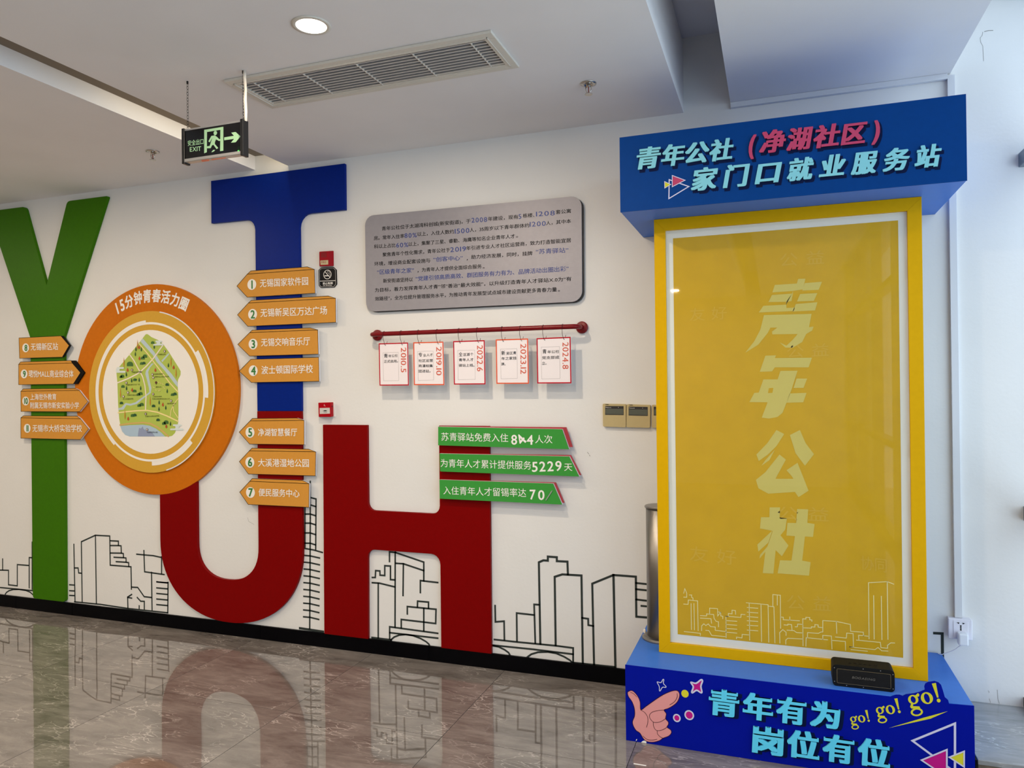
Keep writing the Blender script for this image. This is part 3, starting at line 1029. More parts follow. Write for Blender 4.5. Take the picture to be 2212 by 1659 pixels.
arrow(V5, [(122, 978), (390, 964), (443, 1026), (400, 1100), (126, 1108)], None, [(390, 964), (400, 965), (447, 1026), (404, 1100), (400, 1100), (438, 1026)], (166, 1041), '8', [('无锡新区站', (197, 1035), (371, 1031), 46)], 'orange right arrow sign numbered 8, topmost on the green Y', G2)
arrow(V5, [(120, 1147), (463, 1138), (516, 1200), (470, 1272), (120, 1277)], [(120, 1147), (133, 1131), (455, 1122), (463, 1138)], [(455, 1122), (480, 1122), (538, 1200), (492, 1272), (470, 1272), (516, 1200), (463, 1138)], (156, 1208), '9', [('珺悦MALL商业综合体', (183, 1207), (470, 1207), 46)], 'orange right arrow sign numbered 9 with a thick black side', G2)
arrow(V5, [(134, 1319), (508, 1313), (563, 1384), (510, 1450), (135, 1448)], [(134, 1319), (150, 1304), (480, 1300), (508, 1313)], None, (166, 1381), '10', [('上海世外教育', (194, 1355), (360, 1354), 40), ('附属无锡市新安实验小学', (194, 1409), (505, 1409), 40)], 'orange right arrow sign numbered 10 with two lines of writing', G2)
arrow(V5, [(134, 1489), (515, 1494), (568, 1560), (515, 1628), (134, 1619)], [(134, 1489), (150, 1476), (495, 1478), (515, 1494)], None, (176, 1556), '11', [('无锡市大桥实验学校', (208, 1556), (524, 1556), 46)], 'orange right arrow sign numbered 11, lowest on the green Y', G2)

# ------------------------------------------------------------------ green boards on the H
VG = vw(930, 850, 4.424)


def green_board(front, red, texts, extra, label):
    yf = LF - 0.030
    f = on(front, yf, VG)
    root = thing('green_board', (f[0][0] + 0.3, LF, min(p[1] for p in f)), label, 'sign', 'green figure boards on the H')
    bm = B(); prism(bm, on(red, LF - 0.012, VG), LF - 0.012, LF - 0.0005); link('back_layer', bm, M_dred, root, label='dull red back layer')
    bm = B(); prism(bm, on([(p[0] + 3, p[1] - 2) for p in front], yf + 0.006, VG), yf + 0.004, LF - 0.012); link('middle_layer', bm, M_white_edge, root, label='white middle layer')
    bm = B(); prism(bm, f, yf, yf + 0.004); link('front_layer', bm, M_gsign, root)
    for it in texts:
        wtext('lettering', [it], M_white, root, yf - EPS, VG)
    if extra:
        extra(root, yf - EPS)
    return root


def ex1(root, y):
    wtext('digit', [('8', (773, 442), (825, 442), 92, dict(bold=0.02))], M_white, root, y, VG)
    bm = B(); c = on([(868, 438)], y, VG)[0]
    gq = glyph('4', 0.02, 0, 0); s = on([(0, 0), (0, 92)], y, VG); s = 0.029 / 0.20
    s = 0.078
    a = math.radians(48)
    for kq, (ox, oz) in enumerate(STRIKES[:5]):
        vv = []
        for v in gq[0]:
            lx, lz = (v.x + ox * 0.02 - 0.28) * s, (v.y + oz * 0.02 - 0.35) * s
            vv.append(bm.verts.new((c[0] + lx * math.cos(a) - lz * math.sin(a), y - kq * STEP, c[1] + lx * math.sin(a) + lz * math.cos(a))))
        for f in gq[1]:
            bm.faces.new([vv[k] for k in f])
    link('digit', bm, M_white, root, recalc=False, label='white digit 4 that slipped askew')
    wtext('digit', [('4', (921, 443), (979, 443), 90, dict(bold=0.02))], M_white, root, y, VG)


def ex3(root, y):
    bm = B(); prism(bm, on([(1098, 1021), (1108, 1021), (1168, 928), (1158, 928)], y, VG), y - 0.003, y); link('slash', bm, M_alu, root, label='bare grey slash left of a percent mark')


green_board([(73, 318), (1257, 342), (1323, 533), (73, 495)], [(90, 312), (1295, 323), (1357, 512), (90, 480)], [('苏青驿站免费入住', (103, 412), (742, 424), 80), ('人次', (1000, 436), (1165, 437), 80)], ex1, 'green board at the top of the H, one digit 4 tilted')
green_board([(87, 575), (1325, 603), (1420, 794), (92, 745)], [(92, 572), (1340, 590), (1438, 780), (100, 735)], [('为青年人才累计提供服务', (97, 664), (963, 687), 80), ('5229', (972, 702), (1250, 692), 94, dict(bold=0.02, track=0.06)), ('天', (1277, 703), (1355, 703), 76)], None, 'green middle board with the figure 5229, the longest of three')
green_board([(85, 825), (1170, 862), (1257, 1062), (88, 1005)], [(90, 822), (1195, 852), (1277, 1045), (95, 990)], [('入住青年人才留锡率达', (122, 925), (914, 950), 80), ('7', (950, 967), (1002, 967), 92, dict(bold=0.02)), ('0', (1030, 971), (1087, 971), 92, dict(bold=0.02))], ex3, 'green lowest board with the figure 70 and a slash')

# ------------------------------------------------------------------ grey text plate
VP = vw(780, 420, 4.514)
yf = WALL - 0.028
pc = on([(788.2, 466.5), (1256, 422.5), (1257.5, 651), (791, 673.5)], yf)
plate = thing('text_plate', (-1.55, WALL, 1.94), 'large grey brushed metal plate with nine lines of writing', 'plate')
rp = round_poly(pc, [0.055] * 4, 6)
bm = B(); prism(bm, rp, yf, yf + 0.012); link('plate_body', bm, M_plate, plate)
bm = B(); prism(bm, round_poly([(p[0] + 0.006, p[1] - 0.004) for p in pc], [0.055] * 4, 6), yf + 0.012, WALL - 0.0005); link('backing', bm, M_blackpl, plate, label='black backing edge')
blk = [('青年公社位于太湖湾科创城(新安街道)，于', (203, 334), (1068, 258), 41), ('年建设，现有', (1237, 240), (1532, 217), 41), ('栋楼、', (1577, 208), (1690, 200), 41), ('套公寓', (1898, 172), (2047, 160), 41),
       ('房。常年入住率', (125, 427), (420, 405), 41), ('以上，入住人数约', (550, 388), (905, 361), 41), ('人，35周岁以下青年群体约', (1058, 348), (1640, 300), 41), ('人，其中本', (1803, 281), (2047, 258), 41),
       ('科以上占比', (127, 509), (336, 494), 41), ('以上，集聚了三星、睿勤、海鹰等知名企业青年人才', (462, 486), (1500, 406), 41), ('。', (1512, 402), (1530, 401), 41),
       ('聚焦青年个性化需求，青年公社于', (210, 588), (867, 540), 41), ('年引进专业人才社区运营商，致力打造智能宜居', (1026, 525), (2047, 445), 41),
       ('环境，增设商业配套设施与', (130, 678), (672, 643), 41), ('，', (1030, 624), (1040, 623), 41), ('助力经济发展，同时，挂牌', (1074, 611), (1670, 573), 41),
       ('，', (550, 742), (560, 741), 41), ('为青年人才提供全面综合服务', (592, 736), (1175, 700), 41), ('。', (1187, 704), (1203, 703), 41),
       ('新安街道坚持以', (215, 843), (505, 828), 41), ('为目标，着力发挥青年人才青“邻”善治“最大效能”，以升级打造青年人才驿站X.0为“有', (135, 934), (2050, 822), 41),
       ('效路径”，全方位提升管理服务水平，为推动青年发展型试点城市建设贡献更多青春力量', (137, 1018), (1908, 925), 41), ('。', (1920, 928), (1938, 927), 41)]
blu = [('2008', (1077, 252), (1228, 244), 46), ('5', (1536, 216), (1562, 214), 46), ('1208', (1706, 192), (1888, 180), 46), ('80%', (424, 402), (543, 396), 44), ('1500', (914, 360), (1055, 350), 46), ('1200', (1645, 292), (1800, 282), 46),
       ('60%', (343, 496), (460, 490), 44), ('2019', (870, 540), (1022, 529), 46), ('“创客中心”', (705, 634), (990, 618), 46), ('“苏青驿站”', (1705, 558), (2020, 542), 50), ('“区级青年之家”', (157, 757), (515, 738), 48),
       ('“党建引领高质高效、群团服务有力有为、品牌活动出圈出彩”', (533, 822), (2022, 722), 49)]
blk = [(a, b, c, h, dict(bold=0.008)) for a, b, c, h in blk]
blu = [(a, b, c, h, dict(bold=0.008, track=(0.06 if a[0].isdigit() else 0))) for a, b, c, h in blu]
for it in blk:
    wtext('printed_words', [it], M_ink, plate, yf - EPS, VP)
for it in blu:
    wtext('printed_words', [it], M_navy, plate, yf - EPS, VP)['label'] = 'navy highlighted words or figures'

# ------------------------------------------------------------------ red grab rail with hanging cards
VC = vw(790, 680, 4.424)
RY = WALL - 0.085
l, r_ = on([(112, 190), (2020, 113)], RY, VC)
fl, fr_ = on([(118, 197), (2070, 122)], WALL, VC)
rail = thing('grab_rail', ((fl[0] + fr_[0]) / 2, WALL, (fl[1] + fr_[1]) / 2), 'horizontal dark red grab rail on the wall carrying five cards', 'rail')
bm = B()
pts = [(fl[0], WALL - 0.012, fl[1]), (fl[0], RY + 0.03, fl[1])]
for k in range(1, 5):
    a = math.pi / 2 * k / 5
    pts.append((fl[0] + 0.03 * (1 - math.cos(a)), RY + 0.03 - 0.03 * math.sin(a), fl[1]))
pts.append((fl[0] + 0.04, RY, fl[1]))
pts.append((fr_[0] - 0.04, RY, fr_[1]))
for k in range(1, 5):
    a = math.pi / 2 * k / 5
    pts.append((fr_[0] - 0.03 + 0.03 * math.sin(a), RY + 0.03 - 0.03 * math.cos(a), fr_[1]))
pts += [(fr_[0], RY + 0.03, fr_[1]), (fr_[0], WALL - 0.012, fr_[1])]
tube(bm, pts, 0.0125, 16)
link('bar', bm, M_rail, rail, smooth=True)
for q in (fl, fr_):
    bm = B(); lathe(bm, (q[0], WALL, q[1]), [(0.031, -0.0005), (0.031, -0.012), (0.026, -0.018), (0.014, -0.02)], 'y', 28); link('wall_flange', bm, M_rail, rail, smooth=False, bevel=0.001)

CY = WALL - 0.080      # plane of the cards


def rail_z(x):
    t = (x - fl[0]) / (fr_[0] - fl[0])
    return fl[1] + (fr_[1] - fl[1]) * t


cards = [
    ([(125, 273), (405, 265), (413, 675), (133, 677)], M_cardr, '2010.5', (361, 313), (361, 550), 50, [(165, 362), (312, 359), (317, 628), (170, 631)],
     [('青', (175, 392), (210, 391), 40), ('年公社', (217, 395), (305, 388), 28), ('正式启用。', (175, 446), (308, 442), 28)], 'dark red bordered card with two lines of text, leftmost on the rail', (172, 335)),
    ([(455, 263), (742, 256), (752, 672), (462, 672)], M_cardo, '2019.10', (699, 305), (699, 578), 50, [(497, 350), (645, 347), (650, 623), (502, 627)],
     [('专', (505, 382), (540, 381), 40), ('业人才', (549, 387), (640, 381), 28), ('社区运营', (505, 439), (641, 436), 28), ('商漫柏集', (505, 488), (641, 487), 28), ('团进驻。', (505, 539), (620, 537), 28)], 'orange bordered card with four lines of text, second from left on the rail', (500, 678)),
    ([(836, 252), (1137, 242), (1145, 665), (844, 667)], M_cardr, '2022.6', (1091, 292), (1091, 540), 55, [(880, 340), (1042, 337), (1047, 617), (883, 621)],
     [('全', (890, 378), (925, 377), 40), ('区首个', (935, 381), (1030, 376), 29), ('青年人才', (890, 431), (1030, 428), 29), ('驿站上线。', (890, 484), (1038, 481), 29)], 'dark red bordered card in the middle of the red rail', (888, 1063)),
    ([(1243, 236), (1552, 226), (1560, 659), (1250, 660)], M_cardo, '2023.12', (1506, 277), (1506, 565), 54, [(1288, 328), (1445, 323), (1450, 608), (1293, 612)],
     [('新', (1297, 365), (1333, 364), 40), ('吴区青', (1343, 369), (1438, 363), 29), ('年之家挂', (1297, 419), (1442, 413), 29), ('牌。', (1297, 471), (1335, 470), 29)], 'orange bordered card with three lines of text, second from right on the rail', (1300, 1474)),
    ([(1633, 224), (1958, 210), (1966, 655), (1640, 657)], M_cardr, '2024.8', (1909, 263), (1909, 518), 57, [(1677, 309), (1852, 303), (1857, 609), (1682, 613)],
     [('青', (1690, 351), (1727, 350), 42), ('年公社', (1738, 355), (1848, 350), 30), ('党支部成', (1685, 411), (1849, 405), 30), ('立。', (1685, 464), (1727, 462), 30)], 'dark red bordered card, rightmost on the rail', (1694, 1880)),
]
hooks = ['wire hook at the left corner of the ', 'wire hook at the right corner of the ']
which = {'2010.5': 'leftmost red card', '2019.10': 'first orange card', '2022.6': 'middle red card', '2023.12': 'second orange card', '2024.8': 'rightmost red card'}
for poly, mb, year, ya, yb_, yh, dots, texts, lab, hx in cards:
    f = on(poly, CY, VC)
    cxm = sum(p[0] for p in f) / 4
    card = thing('hanging_card', (cxm, CY, min(p[1] for p in f)), lab, 'card', 'date cards hanging from the red rail')
    bm = B(); prism(bm, f, CY, CY + 0.003); link('card_sheet', bm, M_cardw, card)
    cen = Vector((cxm, sum(p[1] for p in f) / 4))
    bm = B(); yb2 = CY - EPS
    ins = [tuple(cen + (Vector(p) - cen) * 0.965) for p in f]
    line(bm, [(p[0] * 0.0 + cen.x + (p[0] - cen.x) * 0.97, cen.y + (p[1] - cen.y) * 0.975) for p in f], 0.0058, yb2, closed=True)
    link('border', bm, mb, card)
    wtext('year_lettering', [(year, ya, yb_, yh, dict(rot90=True, bold=0.004))], M_year, card, yb2, VC)
    bm = B(); dw = on(dots, yb2, VC)
    for i in range(4):
        a, b = Vector(dw[i]), Vector(dw[(i + 1) % 4])
        n = int((b - a).length / 0.0042)
        for q in range(n):
            c = a + (b - a) * ((q + 0.5) / n)
            s = 0.0009
            quad(bm, [(c.x - s, yb2, c.y - s), (c.x + s, yb2, c.y - s), (c.x + s, yb2, c.y + s), (c.x - s, yb2, c.y + s)])
    link('dotted_box', bm, M_dot, card)
    wtext('lettering', texts, M_ink, card, yb2, VC, bold=0.008)
    # two wire hooks: over the bar, down, through the card
    for k, hxx in enumerate(hx):
        x = on([(hxx + 4, 150)], RY, VC)[0][0]
        z = rail_z(x)
        t = (x - f[0][0]) / (f[1][0] - f[0][0])
        zt = f[0][1] + (f[1][1] - f[0][1]) * t
        bm = B()
        R = 0.0148
        P = []
        for a in range(-20, 181, 25):
            P.append((x, RY + R * math.cos(math.radians(a)), z + R * math.sin(math.radians(a))))
        P += [(x, RY - R, z - 0.004), (x - 0.001, RY - 0.010, z - 0.03), (x - 0.001, CY - 0.006, zt + 0.006), (x + 0.002, CY - 0.005, zt - 0.006), (x + 0.005, CY - 0.003, zt - 0.012),
              (x + 0.008, CY + 0.005, zt - 0.010), (x + 0.010, CY + 0.007, zt + 0.002), (x + 0.0115, CY + 0.008, zt + 0.011)]
        tube(bm, P, 0.0012, 6)
        o = link('wire_hook', bm, M_hook, origin=(x, RY, z), smooth=True)
        tag(o, 'thin dark ' + hooks[k] + which[year], 'hook', 'wire hooks on the red rail')

# ------------------------------------------------------------------ small wall devices left of the plate
VA = vw(680, 530, 16.59)
al = thing('fire_sounder', (on([(425, 750)], WALL - 0.05, VA)[0][0], WALL, on([(425, 750)], WALL - 0.05, VA)[0][1]), 'small dark red fire alarm box with a pale FIRE label above the black sign', 'alarm')
yA = WALL - 0.045
c4 = on([(160, 225), (480, 205), (485, 745), (165, 755)], yA, VA)
c4b = on([(160, 225), (690, 190), (695, 745), (165, 755)], WALL, VA)
bm = B()
fr4 = [bm.verts.new((p[0], yA, p[1])) for p in c4]
mid = [bm.verts.new((p[0], WALL - 0.0005, p[1])) for p in [c4b[0], c4b[1], c4b[2], c4b[3]]]
bm.faces.new(fr4); bm.faces.new(mid[::-1])
for i in range(4):
    j = (i + 1) % 4
    bm.faces.new((fr4[i], mid[i], mid[j], fr4[j]))
link('alarm_body', bm, M_fire, al, bevel=0.004)
bm = B()
for i in range(7):
    z = 265 + i * 26
    box_p = on([(230, z), (420, z - 4)], yA, VA)
    line(bm, box_p, 0.0016, yA - EPS)
link('grille', bm, mat('alarm_grille', (95, 10, 20), 0.5), al)
bm = B(); prism(bm, on([(200, 545), (480, 530), (482, 688), (210, 700)], yA, VA), yA - 0.0012, yA); link('alarm_label', bm, M_firelab, al, label='pale label reading FIRE')
wtext('lettering', [('FIRE', (230, 610), (415, 600), 75)], M_firetxt, al, yA - 0.0012 - EPS, VA)

yN = WALL - 0.006
ns = thing('no_smoking_sign', (on([(460, 1520)], yN, VA)[0][0], WALL, on([(460, 1520)], yN, VA)[0][1]), 'small black eight-cornered no smoking sign with a struck-out cigarette', 'sign')
oct_ = [(235, 795), (670, 775), (775, 875), (790, 1390), (700, 1505), (225, 1525), (145, 1440), (135, 885)]
bm = B(); prism(bm, on(oct_, yN, VA), yN, WALL - 0.0005); link('sign_plate', bm, M_blackacr, ns)
bm = B()
inn = [(245, 830), (665, 808), (738, 885), (750, 1390), (690, 1475), (235, 1490), (178, 1425), (172, 895)]
line(bm, on(inn, yN, VA), 0.0012, yN - EPS, closed=True)
line(bm, on([(180, 1285), (740, 1263)], yN, VA), 0.0028, yN - EPS)
cc = on([(455, 1045), (600, 1045), (455, 880)], yN, VA)
rr = (cc[1][0] - cc[0][0] + cc[2][1] - cc[0][1]) / 2
ring(bm, cc[0][0], cc[0][1], rr, rr * 0.88, 0, 360, yN - EPS, 48)
line(bm, on([(365, 940), (550, 1155)], yN, VA), 0.0034, yN - 2 * EPS)
prism(bm, on([(345, 1078), (500, 1072), (500, 1105), (345, 1110)], yN, VA), yN - EPS)
line(bm, on([(515, 1090), (555, 1088), (550, 1040), (520, 1020), (490, 1015), (470, 985), (450, 950), (470, 920), (510, 925), (520, 960), (545, 990)], yN, VA), 0.0013, yN - EPS)
link('pictogram', bm, M_white, ns)
wtext('lettering', [('禁止吸烟', (285, 1365), (640, 1350), 80, dict(bold=0.02)), ('NO SMOKING', (300, 1440), (612, 1430), 36)], M_white, ns, yN - EPS, VA)

VB = vw(670, 850, 23.7)
yB = WALL - 0.038
mc = thing('manual_call_point', (on([(740, 1240)], yB, VB)[0][0], WALL, on([(740, 1240)], yB, VB)[0][1]), 'red manual fire call point with a white press plate above the H', 'alarm')
f = on([(415, 470), (1040, 450), (1060, 1205), (440, 1205)], yB, VB)
g_ = on([(440, 470), (1210, 440), (1225, 1175), (460, 1205)], WALL, VB)
bm = B()
A4 = [bm.verts.new((p[0], yB, p[1])) for p in f]; B4 = [bm.verts.new((p[0], WALL - 0.004, p[1])) for p in g_]
bm.faces.new(A4); bm.faces.new(B4[::-1])
for i in range(4):
    j = (i + 1) % 4
    bm.faces.new((A4[i], B4[i], B4[j], A4[j]))
link('body', bm, mat('call_point_red', (165, 10, 24), 0.25, spec=0.08), mc, bevel=0.003)
bm = B(); prism(bm, on([(480, 480), (1250, 440), (1290, 1180), (500, 1215)], WALL, VB), WALL - 0.004, WALL - 0.0005); link('back_box', bm, M_white, mc, label='white back box')
bm = B(); prism(bm, on([(490, 745), (1005, 730), (1018, 1030), (495, 1048)], yB, VB), yB - 0.001, yB); link('press_plate', bm, mat('press_plate', (200, 195, 190), 0.4), mc)
bm = B(); yy = yB - 0.001 - EPS
prism(bm, on([(645, 885), (720, 865), (720, 860), (765, 850), (810, 860), (860, 865), (860, 895), (810, 900), (765, 910), (720, 905), (720, 900), (645, 895)], yy, VB), yy)
link('press_mark', bm, M_ink, mc)
wtext('lettering', [('按下报警', (690, 968), (855, 962), 40)], M_ink, mc, yy, VB)
bm = B(); prism(bm, on([(700, 640), (715, 530), (790, 655), (760, 665), (735, 610), (725, 650)], yB, VB), yB - EPS); link('flame_mark', bm, mat('flame_mark', (200, 130, 125), 0.5), mc)
wtext('lettering', [('8100', (780, 1130), (915, 1125), 50)], mat('flame_mark', (200, 130, 125)), mc, yB - EPS, VB) if False else None
bm = B(); lathe(bm, (on([(1145, 660)], WALL - 0.02, VB)[0][0] - 0.001, WALL - 0.022, on([(1145, 660)], WALL - 0.02, VB)[0][1]), [(0.003, 0), (0.003, 0.003)], 'x', 12); link('key_hole', bm, M_blackpl, mc)

# three beige air-conditioning controllers
VT = vw(1285, 860, 15.8)
yT = WALL - 0.018


def controller(out, lcd, marks, label):
    f = on(out, yT, VT)
    c = thing('wall_controller', ((f[0][0] + f[1][0]) / 2, WALL, min(p[1] for p in f)), label, 'controller', 'beige controllers beside the yellow frame')
    bm = B(); prism(bm, round_poly(f, [0.006] * 4, 4), yT, WALL - 0.0005); link('controller_case', bm, M_beige, c, bevel=0.0015)
    q = on(lcd, yT, VT)
    bm = B(); prism(bm, q, yT - EPS); link('display_bezel', bm, M_lcdtop, c)
    h = 0.30
    i0 = (lcd[0][0] + 14, lcd[0][1] + (lcd[3][1] - lcd[0][1]) * h); i1 = (lcd[1][0] - 14, lcd[1][1] + (lcd[2][1] - lcd[1][1]) * h)
    i2 = (lcd[2][0] - 14, lcd[2][1] - 24); i3 = (lcd[3][0] + 14, lcd[3][1] - 24)
    bm = B(); prism(bm, on([i0, i1, i2, i3], yT, VT), yT - 2 * EPS); link('display', bm, M_lcd, c)
    if marks:
        x, z = out[0][0] + 92, out[0][1] + 28
        wtext('tag_lettering', [('空调03', (x, z), (x + 120, z + 3), 36, dict(bold=0.02))], M_ink, c, yT - EPS, VT)
        wtext('lettering', [('Panasonic', (lcd[0][0] + 18, lcd[0][1] + 46), (lcd[0][0] + 205, lcd[0][1] + 52), 32)], M_white, c, yT - 2 * EPS, VT)
        bm = B(); cq = on([(lcd[1][0] - 175, lcd[1][1] + 42)], yT, VT)[0]; prism(bm, ell(cq[0], cq[1], 0.0014, n=8), yT - 2 * EPS); link('indicator', bm, M_white, c)
    return c


controller([(265, 190), (1060, 205), (1060, 1000), (280, 970)], [(352, 270), (980, 272), (982, 578), (352, 570)], True, 'leftmost beige wall controller beside the yellow frame')
controller([(1085, 207), (1890, 235), (1880, 1015), (1075, 995)], [(1155, 288), (1805, 300), (1805, 608), (1152, 590)], True, 'middle beige wall controller, right of the leftmost one')
controller([(1945, 225), (2720, 250), (2720, 1040), (1945, 1010)], [(2010, 290), (2600, 310), (2600, 610), (2010, 590)], False, 'beige wall controller almost hidden behind the yellow frame')

# ------------------------------------------------------------------ exit sign on chains
VE = vw(370, 130, 5.53)
EY = 2.497
ex = thing('exit_sign', (at((465, 300), 1, EY).x, EY + 0.012, on([(400, 700)], EY, VE)[0][1]), 'black hanging exit sign with green running man and arrow', 'sign')
fq = on([(150, 828), (850, 722), (860, 1118), (150, 1218)], EY, VE)
x0, x1 = fq[0][0], fq[1][0]
zt, zb = (fq[0][1] + fq[1][1]) / 2, (fq[3][1] + fq[2][1]) / 2
bm = B(); box(bm, x0, x1, EY, EY + 0.022, zb + 0.012, zt - 0.006); link('housing', bm, M_blackacr, ex)
bm = B(); box(bm, x0, x1, EY - 0.001, EY + 0.024, zt - 0.006, zt + 0.001); link('top_rail', bm, M_alu, ex)
bm = B(); box(bm, x0, x1, EY - 0.004, EY + 0.026, zb - 0.002, zb + 0.013); link('bottom_rail', bm, M_alu, ex, bevel=0.003)
for xx in (x0, x1):
    bm = B(); box(bm, xx - 0.008, xx + 0.006, EY - 0.006, EY + 0.030, zb - 0.008, zt + 0.005); link('end_cap', bm, M_blackpl, ex, bevel=0.002)
yE = EY - EPS
bm = B()
prism(bm, on([(393, 832), (622, 795), (622, 1082), (583, 1087), (586, 832), (427, 858), (425, 1100), (393, 1112)], yE, VE), yE)
prism(bm, on([(632, 922), (748, 903), (715, 866), (768, 857), (827, 910), (770, 980), (712, 986), (750, 940), (632, 957)], yE, VE), yE)
c = on([(526, 870), (547, 870)], yE, VE); prism(bm, ell(c[0][0], c[0][1], c[1][0] - c[0][0], n=20), yE)
y2 = yE - 0.0003
prism(bm, on([(478, 905), (520, 898), (545, 915), (575, 945), (592, 938), (592, 960), (568, 965), (535, 945), (522, 975), (520, 1000), (562, 1050), (540, 1062), (502, 1010), (485, 1020), (470, 1052), (425, 1052), (428, 1028), (458, 1025), (480, 960), (490, 925), (462, 980), (442, 972)], y2, VE), y2)
prism(bm, on([(478, 1100), (500, 1072), (525, 1072), (510, 1090), (490, 1098)], yE, VE), yE)
link('pictogram', bm, M_glow, ex)
wtext('lettering', [('安全出口', (197, 993), (385, 970), 66, dict(bold=0.012)), ('EXIT', (222, 1067), (355, 1055), 52, dict(bold=0.02))], M_glow, ex, yE, VE)
bm = B()
for i in range(3):
    for j in range(3):
        c = on([(798 + i * 14, 1036 + j * 17 - i * 2)], yE, VE)[0]
        prism(bm, ell(c[0], c[1], 0.0011, n=6), yE)
link('button_dots', bm, M_num, ex)
bm = B(); prism(bm, on([(793, 1078), (812, 1075), (812, 1088), (793, 1091)], yE, VE), yE); link('status_light', bm, M_led, ex)
bm = B(); prism(bm, on([(355, 1192), (455, 1182), (455, 1205), (372, 1215)], EY - 0.004, VE), EY - 0.0045); prism(bm, on([(480, 1182), (650, 1160), (650, 1172), (480, 1195)], EY - 0.004, VE), EY - 0.0045); link('sticker', bm, M_sticker, ex)


def chain(cx_, cy_, z0, z1, parent):
    bm = B()
    n = int((z1 - z0) / 0.0125)
    for i in range(n):
        zc = z0 + (z1 - z0) * (i + 0.5) / n
        hl = (z1 - z0) / n * 0.62
        pts = []
        for k in range(9):
            a = 2 * math.pi * k / 8
            u = 0.0035 * math.cos(a); w = hl * math.sin(a)
            if i % 2: pts.append((cx_ + u, cy_ + 0.0002, zc + w))
            else: pts.append((cx_ + u * 0.3, cy_ + u, zc + w))
        tube(bm, pts, 0.0009, 4, caps=False)
    o = link('chain', bm, M_chain, parent, kind='stuff')
    bm = B(); tube(bm, [(cx_, cy_, CEIL - 0.012), (cx_, cy_, CEIL)], 0.004, 8); link('ceiling_hook', bm, M_chain, parent)
    return o


chx0, chx1 = -2.368, at((526, 262), 1, EY + 0.01).x
chain(chx0, EY + 0.010, zt, CEIL - 0.010, ex)
chain(chx1, EY + 0.010, zt, CEIL - 0.010, ex)
bm = B()
cw = chx1 + 0.009
tube(bm, [(cw, EY + 0.012, zt), (cw + 0.001, EY + 0.012, zt + 0.04), (cw - 0.002, EY + 0.012, zt + 0.09), (cw + 0.001, EY + 0.012, zt + 0.13), (cw - 0.003, EY + 0.012, zt + 0.18), (cw - 0.002, EY + 0.012, CEIL)], [0.0062, 0.0068, 0.0075, 0.006, 0.0072, 0.0058], 10)
link('cable_wrap', bm, M_wrap, ex, smooth=True, label='cable wrapped in white tape')

# ------------------------------------------------------------------ ceiling vent
vx0, vx1, vy0, vy1 = -2.212, -0.980, 2.549, 2.872
vent = thing('ceiling_vent', ((vx0 + vx1) / 2, (vy0 + vy1) / 2, CEIL), 'long cream slatted air vent in the ceiling', 'vent')
fwid = 0.045
zv = CEIL - 0.012
bm = B()
for (a, b, c, d) in ((vx0, vx1, vy0, vy0 + fwid), (vx0, vx1, vy1 - fwid, vy1), (vx0, vx0 + fwid, vy0 + fwid, vy1 - fwid), (vx1 - fwid, vx1, vy0 + fwid, vy1 - fwid)):
    box(bm, a, b, c, d, zv, CEIL - 0.0005)
link('vent_frame', bm, M_vent, vent, bevel=0.002)
bm = B()
q = 0.028
for (a, b, c, d) in ((vx0 + q, vx1 - q, vy0 + q, vy0 + q + 0.003), (vx0 + q, vx1 - q, vy1 - q - 0.003, vy1 - q), (vx0 + q, vx0 + q + 0.003, vy0 + q, vy1 - q), (vx1 - q - 0.003, vx1 - q, vy0 + q, vy1 - q)):
    box(bm, a, b, c, d, zv - 0.003, zv)
link('frame_bead', bm, M_vent, vent)
bm = B(); box(bm, vx0 + fwid, vx1 - fwid, vy0 + fwid, vy1 - fwid, CEIL - 0.0012, CEIL - 0.0006); link('vent_backing', bm, M_void, vent)
ns_ = 10
bm = B()
iy0, iy1 = vy0 + fwid, vy1 - fwid
s0 = (iy1 - iy0) / ns_
box(bm, vx0 + fwid, vx1 - fwid, iy0 + 0.2 * s0, iy0 + 0.2 * s0 + 0.004, zv + 0.0005, CEIL - 0.002)
for v in bm.verts:
    if v.co.z > CEIL - 0.006: v.co.y += 0.008
o0 = link('slat', bm, M_slat, vent)
for i in range(1, ns_):
    o = o0.copy(); o.location = (0, s0 * i, 0); o.parent = vent; COL.objects.link(o)
ix0, ix1 = vx0 + fwid, vx1 - fwid
for t in (0.055, 0.275, 0.50, 0.725, 0.945):
    xx = ix0 + (ix1 - ix0) * t
    bm = B(); box(bm, xx - 0.002, xx + 0.002, iy0, iy1, zv + 0.003, CEIL - 0.003); link('divider', bm, M_slat, vent)


# ------------------------------------------------------------------ sprinklers
def sprinkler(x, y, label):
    s = thing('sprinkler', (x, y, CEIL), label, 'sprinkler', 'ceiling sprinklers')
    bm = B(); lathe(bm, (x, y, CEIL), [(0.036, -0.0005), (0.035, -0.004), (0.020, -0.008), (0.019, -0.002)], 'z', 28); link('flange', bm, M_chrome, s, smooth=True)
    bm = B(); lathe(bm, (x, y, CEIL), [(0.011, -0.002), (0.011, -0.014), (0.008, -0.018)], 'z', 12); link('nozzle', bm, M_chrome, s)
    for sg in (-1, 1):
        bm = B(); tube(bm, [(x + sg * 0.011, y, CEIL - 0.012), (x + sg * 0.013, y, CEIL - 0.026), (x + sg * 0.009, y, CEIL - 0.038), (x, y, CEIL - 0.045)], 0.0022, 6); link('arm', bm, M_chrome, s, smooth=True)
    bm = B(); tube(bm, [(x, y, CEIL - 0.016), (x, y, CEIL - 0.042)], 0.0022, 8); link('glass_bulb', bm, mat('bulb_red', (120, 40, 30), 0.2), s)
    bm = B(); lathe(bm, (x, y, CEIL), [(0.004, -0.042), (0.017, -0.048), (0.017, -0.050), (0.004, -0.049)], 'z', 16); link('deflector', bm, M_chrome, s)


